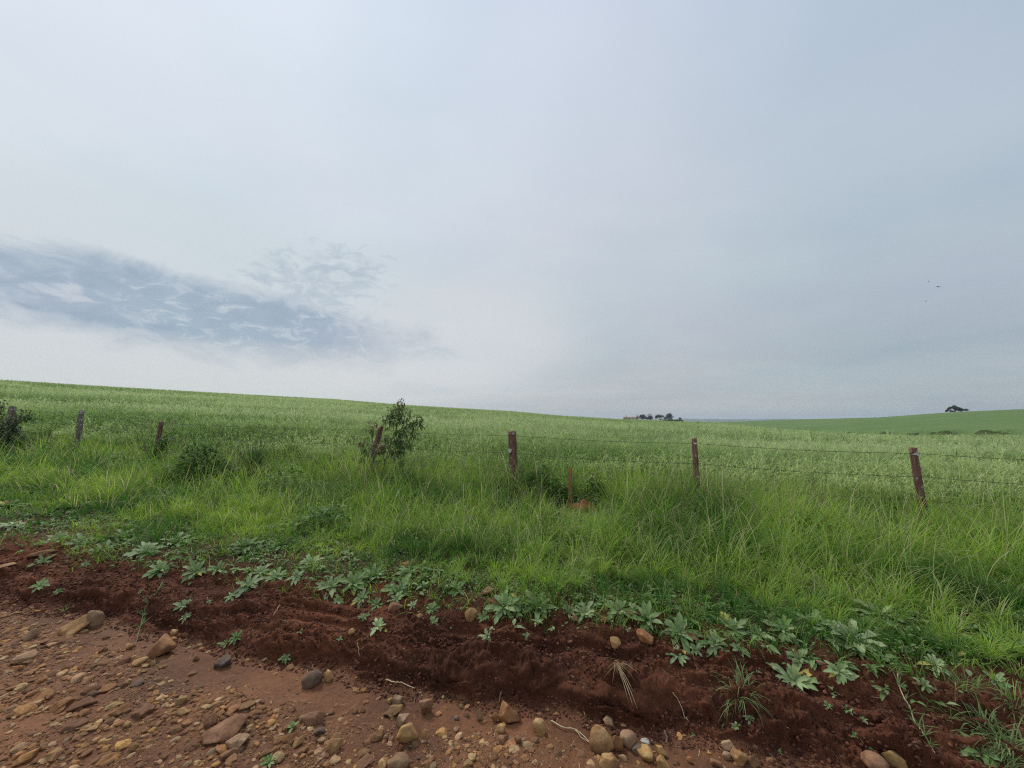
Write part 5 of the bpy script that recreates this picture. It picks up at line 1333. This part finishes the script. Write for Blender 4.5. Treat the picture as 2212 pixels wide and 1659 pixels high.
bird(2027, 619.7, 6.2, -.2, 'largest dark bird, right of the other two', -.4)
bird(2000.6, 650.7, 4.6, -.1, 'lowest of three dark birds in the sky at right', 1.0)

# ------------------------------------------------------------------ haze
bm = bmesh.new(); box(bm, (-6500, -60, -45), (6500, 6600, 60))
me = bpy.data.meshes.new('haze'); bm.to_mesh(me); bm.free()
hz = bpy.data.materials.new('haze_air'); hz.use_nodes = True
hz.node_tree.nodes.clear()
pv = hz.node_tree.nodes.new('ShaderNodeVolumePrincipled'); out = hz.node_tree.nodes.new('ShaderNodeOutputMaterial')
pv.inputs['Color'].default_value = (.80, .90, .985, 1); pv.inputs['Density'].default_value = .00024; pv.inputs['Anisotropy'].default_value = .2
hz.node_tree.links.new(pv.outputs[0], out.inputs['Volume'])
USE_HAZE = True
if USE_HAZE:
    tag(link('haze', me, hz), 'pale blue haze over the far land', 'haze', None, 'stuff')

# ------------------------------------------------------------------ sky
world = bpy.data.worlds.new('World'); scene.world = world; world.use_nodes = True
g = G(world.node_tree); bg = g.n['Background']
SUN_EL, SUN_AZ = 48.0, -35.0            # azimuth from +Y, clockwise
sky = g.new('ShaderNodeTexSky', sky_type='NISHITA'); sky.sun_disc = False
sky.sun_elevation = R(SUN_EL); sky.sun_rotation = R(SUN_AZ)
tc = g.new('ShaderNodeTexCoord'); sep = g.new('ShaderNodeSeparateXYZ'); g.l.new(tc.outputs['Generated'], sep.inputs[0])
X, Y, Z = sep.outputs
azd = g.m('MULTIPLY', g.m('ARCTAN2', X, Y), 180 / math.pi)
eld = g.m('MULTIPLY', g.m('ARCSINE', Z), 180 / math.pi)
base = g.ramp(g.m('DIVIDE', eld, 60), [(0, lin(184, 190, 193)), (.08, lin(189, 197, 201)), (.22, lin(194, 204, 212)), (.45, lin(203, 214, 224)), (.8, lin(209, 221, 236)), (1, lin(208, 220, 238))])
fa = g.ramp(g.m('DIVIDE', g.m('ADD', azd, 60), 120), [(0, (1.10, 1.12, 1.10, 1)), (.25, (1.07, 1.08, 1.07, 1)), (.5, (1, 1, 1, 1)), (.68, (.92, .93, .94, 1)), (.85, (.82, .87, .90, 1)), (1, (.76, .82, .87, 1))])
base = g.mix(1, base, fa, 'MULTIPLY')
# cloud deck coordinates: directions projected on a flat layer
zz = g.m('ADD', g.m('MAXIMUM', Z, 0), .12)
cv = g.new('ShaderNodeCombineXYZ'); g.l.new(g.m('DIVIDE', X, zz), cv.inputs[0]); g.l.new(g.m('DIVIDE', Y, zz), cv.inputs[1])
n1 = g.noise(g.scale(cv.outputs[0], (.8, 1, 1)), .55, 6, .5, .4); n2 = g.noise(cv.outputs[0], 1.6, 6, .55, .3)
base = g.mix(1, base, g.ramp(n1, [(.3, (.90, .92, .95, 1)), (.7, (1.09, 1.08, 1.06, 1))]), 'MULTIPLY')
base = g.mix(1, base, g.ramp(n2, [(.3, (.97, .975, .98, 1)), (.7, (1.03, 1.03, 1.025, 1))]), 'MULTIPLY')
# the ragged grey-blue cloud low on the left
ca_ = g.new('ShaderNodeCombineXYZ'); g.l.new(g.m('MULTIPLY', azd, .060), ca_.inputs[0]); g.l.new(g.m('MULTIPLY', eld, .12), ca_.inputs[1])
cn1 = g.noise(ca_.outputs[0], 2.2, 7, .62, .5); cn2 = g.noise(ca_.outputs[0], 6.5, 6, .6, .8)
def gauss(u): return u
def ell(a0, e0, ra, re, tilt):
    da = g.m('SUBTRACT', azd, a0); de = g.m('SUBTRACT', g.m('SUBTRACT', eld, e0), g.m('MULTIPLY', da, tilt))
    q = g.m('ADD', g.m('POWER', g.m('ABSOLUTE', g.m('DIVIDE', da, ra)), 2), g.m('POWER', g.m('ABSOLUTE', g.m('DIVIDE', de, re)), 2))
    return g.m('SUBTRACT', 1, q)
def sstep(a, b, x):
    o = g.new('ShaderNodeMapRange', interpolation_type='SMOOTHSTEP'); g.put(o.inputs[0], x); o.inputs[1].default_value = a; o.inputs[2].default_value = b
    return o.outputs[0]
ca2 = g.new('ShaderNodeCombineXYZ'); g.l.new(g.m('MULTIPLY', azd, .05), ca2.inputs[0]); g.l.new(g.m('MULTIPLY', g.m('ADD', eld, g.m('MULTIPLY', azd, .10)), .19), ca2.inputs[1])
cn3 = g.noise(ca2.outputs[0], 1.15, 8, .6, .6)
e_main = g.m('ADD', ell(-37, 11.6, 26, 4.5, -.05), g.m('MULTIPLY', g.m('SUBTRACT', cn1, .5), 2.6))
m_main = sstep(-.40, .62, e_main)
e_up = g.m('ADD', ell(-28, 17.5, 10, 5.5, .2), g.m('MULTIPLY', g.m('SUBTRACT', cn2, .5), 5.0))
m_up = g.m('MULTIPLY', sstep(-.1, 1.5, e_up), .6)
e_gap = g.m('ADD', ell(-55, 10.0, 14, 1.0, -.10), g.m('MULTIPLY', g.m('SUBTRACT', cn2, .5), 2.5))
gap = sstep(-.1, .8, e_gap)
holes = g.m('MULTIPLY', sstep(.50, .64, g.m('ADD', g.m('MULTIPLY', cn2, .75), g.m('MULTIPLY', cn3, .25))), sstep(-.3, .5, ell(-33, 11.5, 22, 3.6, -.05)))
msk = g.m('MULTIPLY', g.m('MAXIMUM', m_main, m_up), g.m('SUBTRACT', 1, g.m('MULTIPLY', g.m('MAXIMUM', g.m('MULTIPLY', holes, .38), g.m('MULTIPLY', gap, .35)), .9)))
halo = sstep(-1.6, .3, ell(-35, 12.0, 32, 9, -.03))
base = g.mix(g.m('MULTIPLY', halo, .6), base, lin(207, 217, 222))
col_c = g.ramp(g.m('ADD', g.m('MULTIPLY', cn2, .5), g.m('MULTIPLY', cn3, .5)), [(.38, lin(146, 167, 187)), (.62, lin(163, 181, 197))])
skyc = g.mix(g.m('MULTIPLY', msk, .95), base, col_c)
skyc = g.mix(g.m('MULTIPLY', g.m('MULTIPLY', holes, m_main), .22), skyc, lin(216, 222, 227))
# faint low streaks elsewhere
e2_ = g.m('ADD', ell(-14, 4.6, 9, 1.3, 0), g.m('MULTIPLY', g.m('SUBTRACT', cn1, .5), 2.5))
skyc = g.mix(g.m('MULTIPLY', sstep(0, 1.2, e2_), .6), skyc, lin(176, 191, 201))
e3_ = g.m('ADD', ell(48, 7.2, 12, 1.2, .06), g.m('MULTIPLY', g.m('SUBTRACT', cn1, .5), 3))
skyc = g.mix(g.m('MULTIPLY', sstep(0, 1.2, e3_), .35), skyc, lin(150, 170, 186))
e4_ = g.m('ADD', ell(40, 5, 26, 2.2, .05), g.m('MULTIPLY', g.m('SUBTRACT', cn1, .5), 3.5))
skyc = g.mix(g.m('MULTIPLY', sstep(-.2, 1.4, e4_), .25), skyc, lin(160, 179, 190))
e5_ = ell(-34, 5.2, 30, 4.2, .02)
skyc = g.mix(g.m('MULTIPLY', sstep(-.6, .8, e5_), .5), skyc, lin(213, 217, 217))
e6_ = ell(-8, 12, 16, 8, .1)
skyc = g.mix(g.m('MULTIPLY', sstep(-.6, 1.0, e6_), .5), skyc, lin(214, 218, 222))
n6 = g.noise(cv.outputs[0], .9, 4, .5)
skyc = g.mix(1, skyc, g.ramp(n6, [(.35, (.965, .985, 1.0, 1)), (.65, (1.035, 1.0, 1.02, 1))]), 'MULTIPLY')
skyc = g.mix(1, skyc, (.955, .93, .90, 1), 'MULTIPLY')
mul = g.new('ShaderNodeVectorMath', operation='SCALE'); g.l.new(skyc, mul.inputs[0]); mul.inputs['Scale'].default_value = 7.6
fin = g.mix(.96, sky.outputs[0], mul.outputs[0])
g.l.new(fin, bg.inputs['Color']); bg.inputs['Strength'].default_value = .1

sun = bpy.data.lights.new('sun', 'SUN'); sun.energy = 1.5; sun.angle = R(18); sun.color = (1, .97, .92)
so = bpy.data.objects.new('sun', sun); col.objects.link(so)
sd = Vector((math.sin(R(SUN_AZ)) * math.cos(R(SUN_EL)), math.cos(R(SUN_AZ)) * math.cos(R(SUN_EL)), math.sin(R(SUN_EL))))
so.rotation_mode = 'QUATERNION'; so.rotation_quaternion = sd.to_track_quat('Z', 'Y'); so.location = (0, 0, 30)

# ------------------------------------------------------------------ camera and output
cam = bpy.data.cameras.new('camera'); co = bpy.data.objects.new('camera', cam); col.objects.link(co)
cam.sensor_fit = 'HORIZONTAL'; cam.sensor_width = 36; cam.lens = 36 * F / 2212
cam.clip_start = .05; cam.clip_end = 20000
co.location = (0, 0, EYE); co.rotation_euler = (R(90) + PITCH, 0, 0)
scene.camera = co
scene.view_settings.view_transform = 'Standard'; scene.view_settings.look = 'None'
scene.view_settings.exposure = .5; scene.view_settings.gamma = 1
scene.render.engine = 'CYCLES'
cy = scene.cycles
cy.max_bounces = 6; cy.diffuse_bounces = 3; cy.glossy_bounces = 2; cy.transmission_bounces = 4; cy.transparent_max_bounces = 4; cy.volume_bounces = 0
cy.filter_width = 1.15; cy.use_denoising = False; cy.denoiser = 'OPENIMAGEDENOISE'
cy.use_adaptive_sampling = True; cy.adaptive_threshold = .01
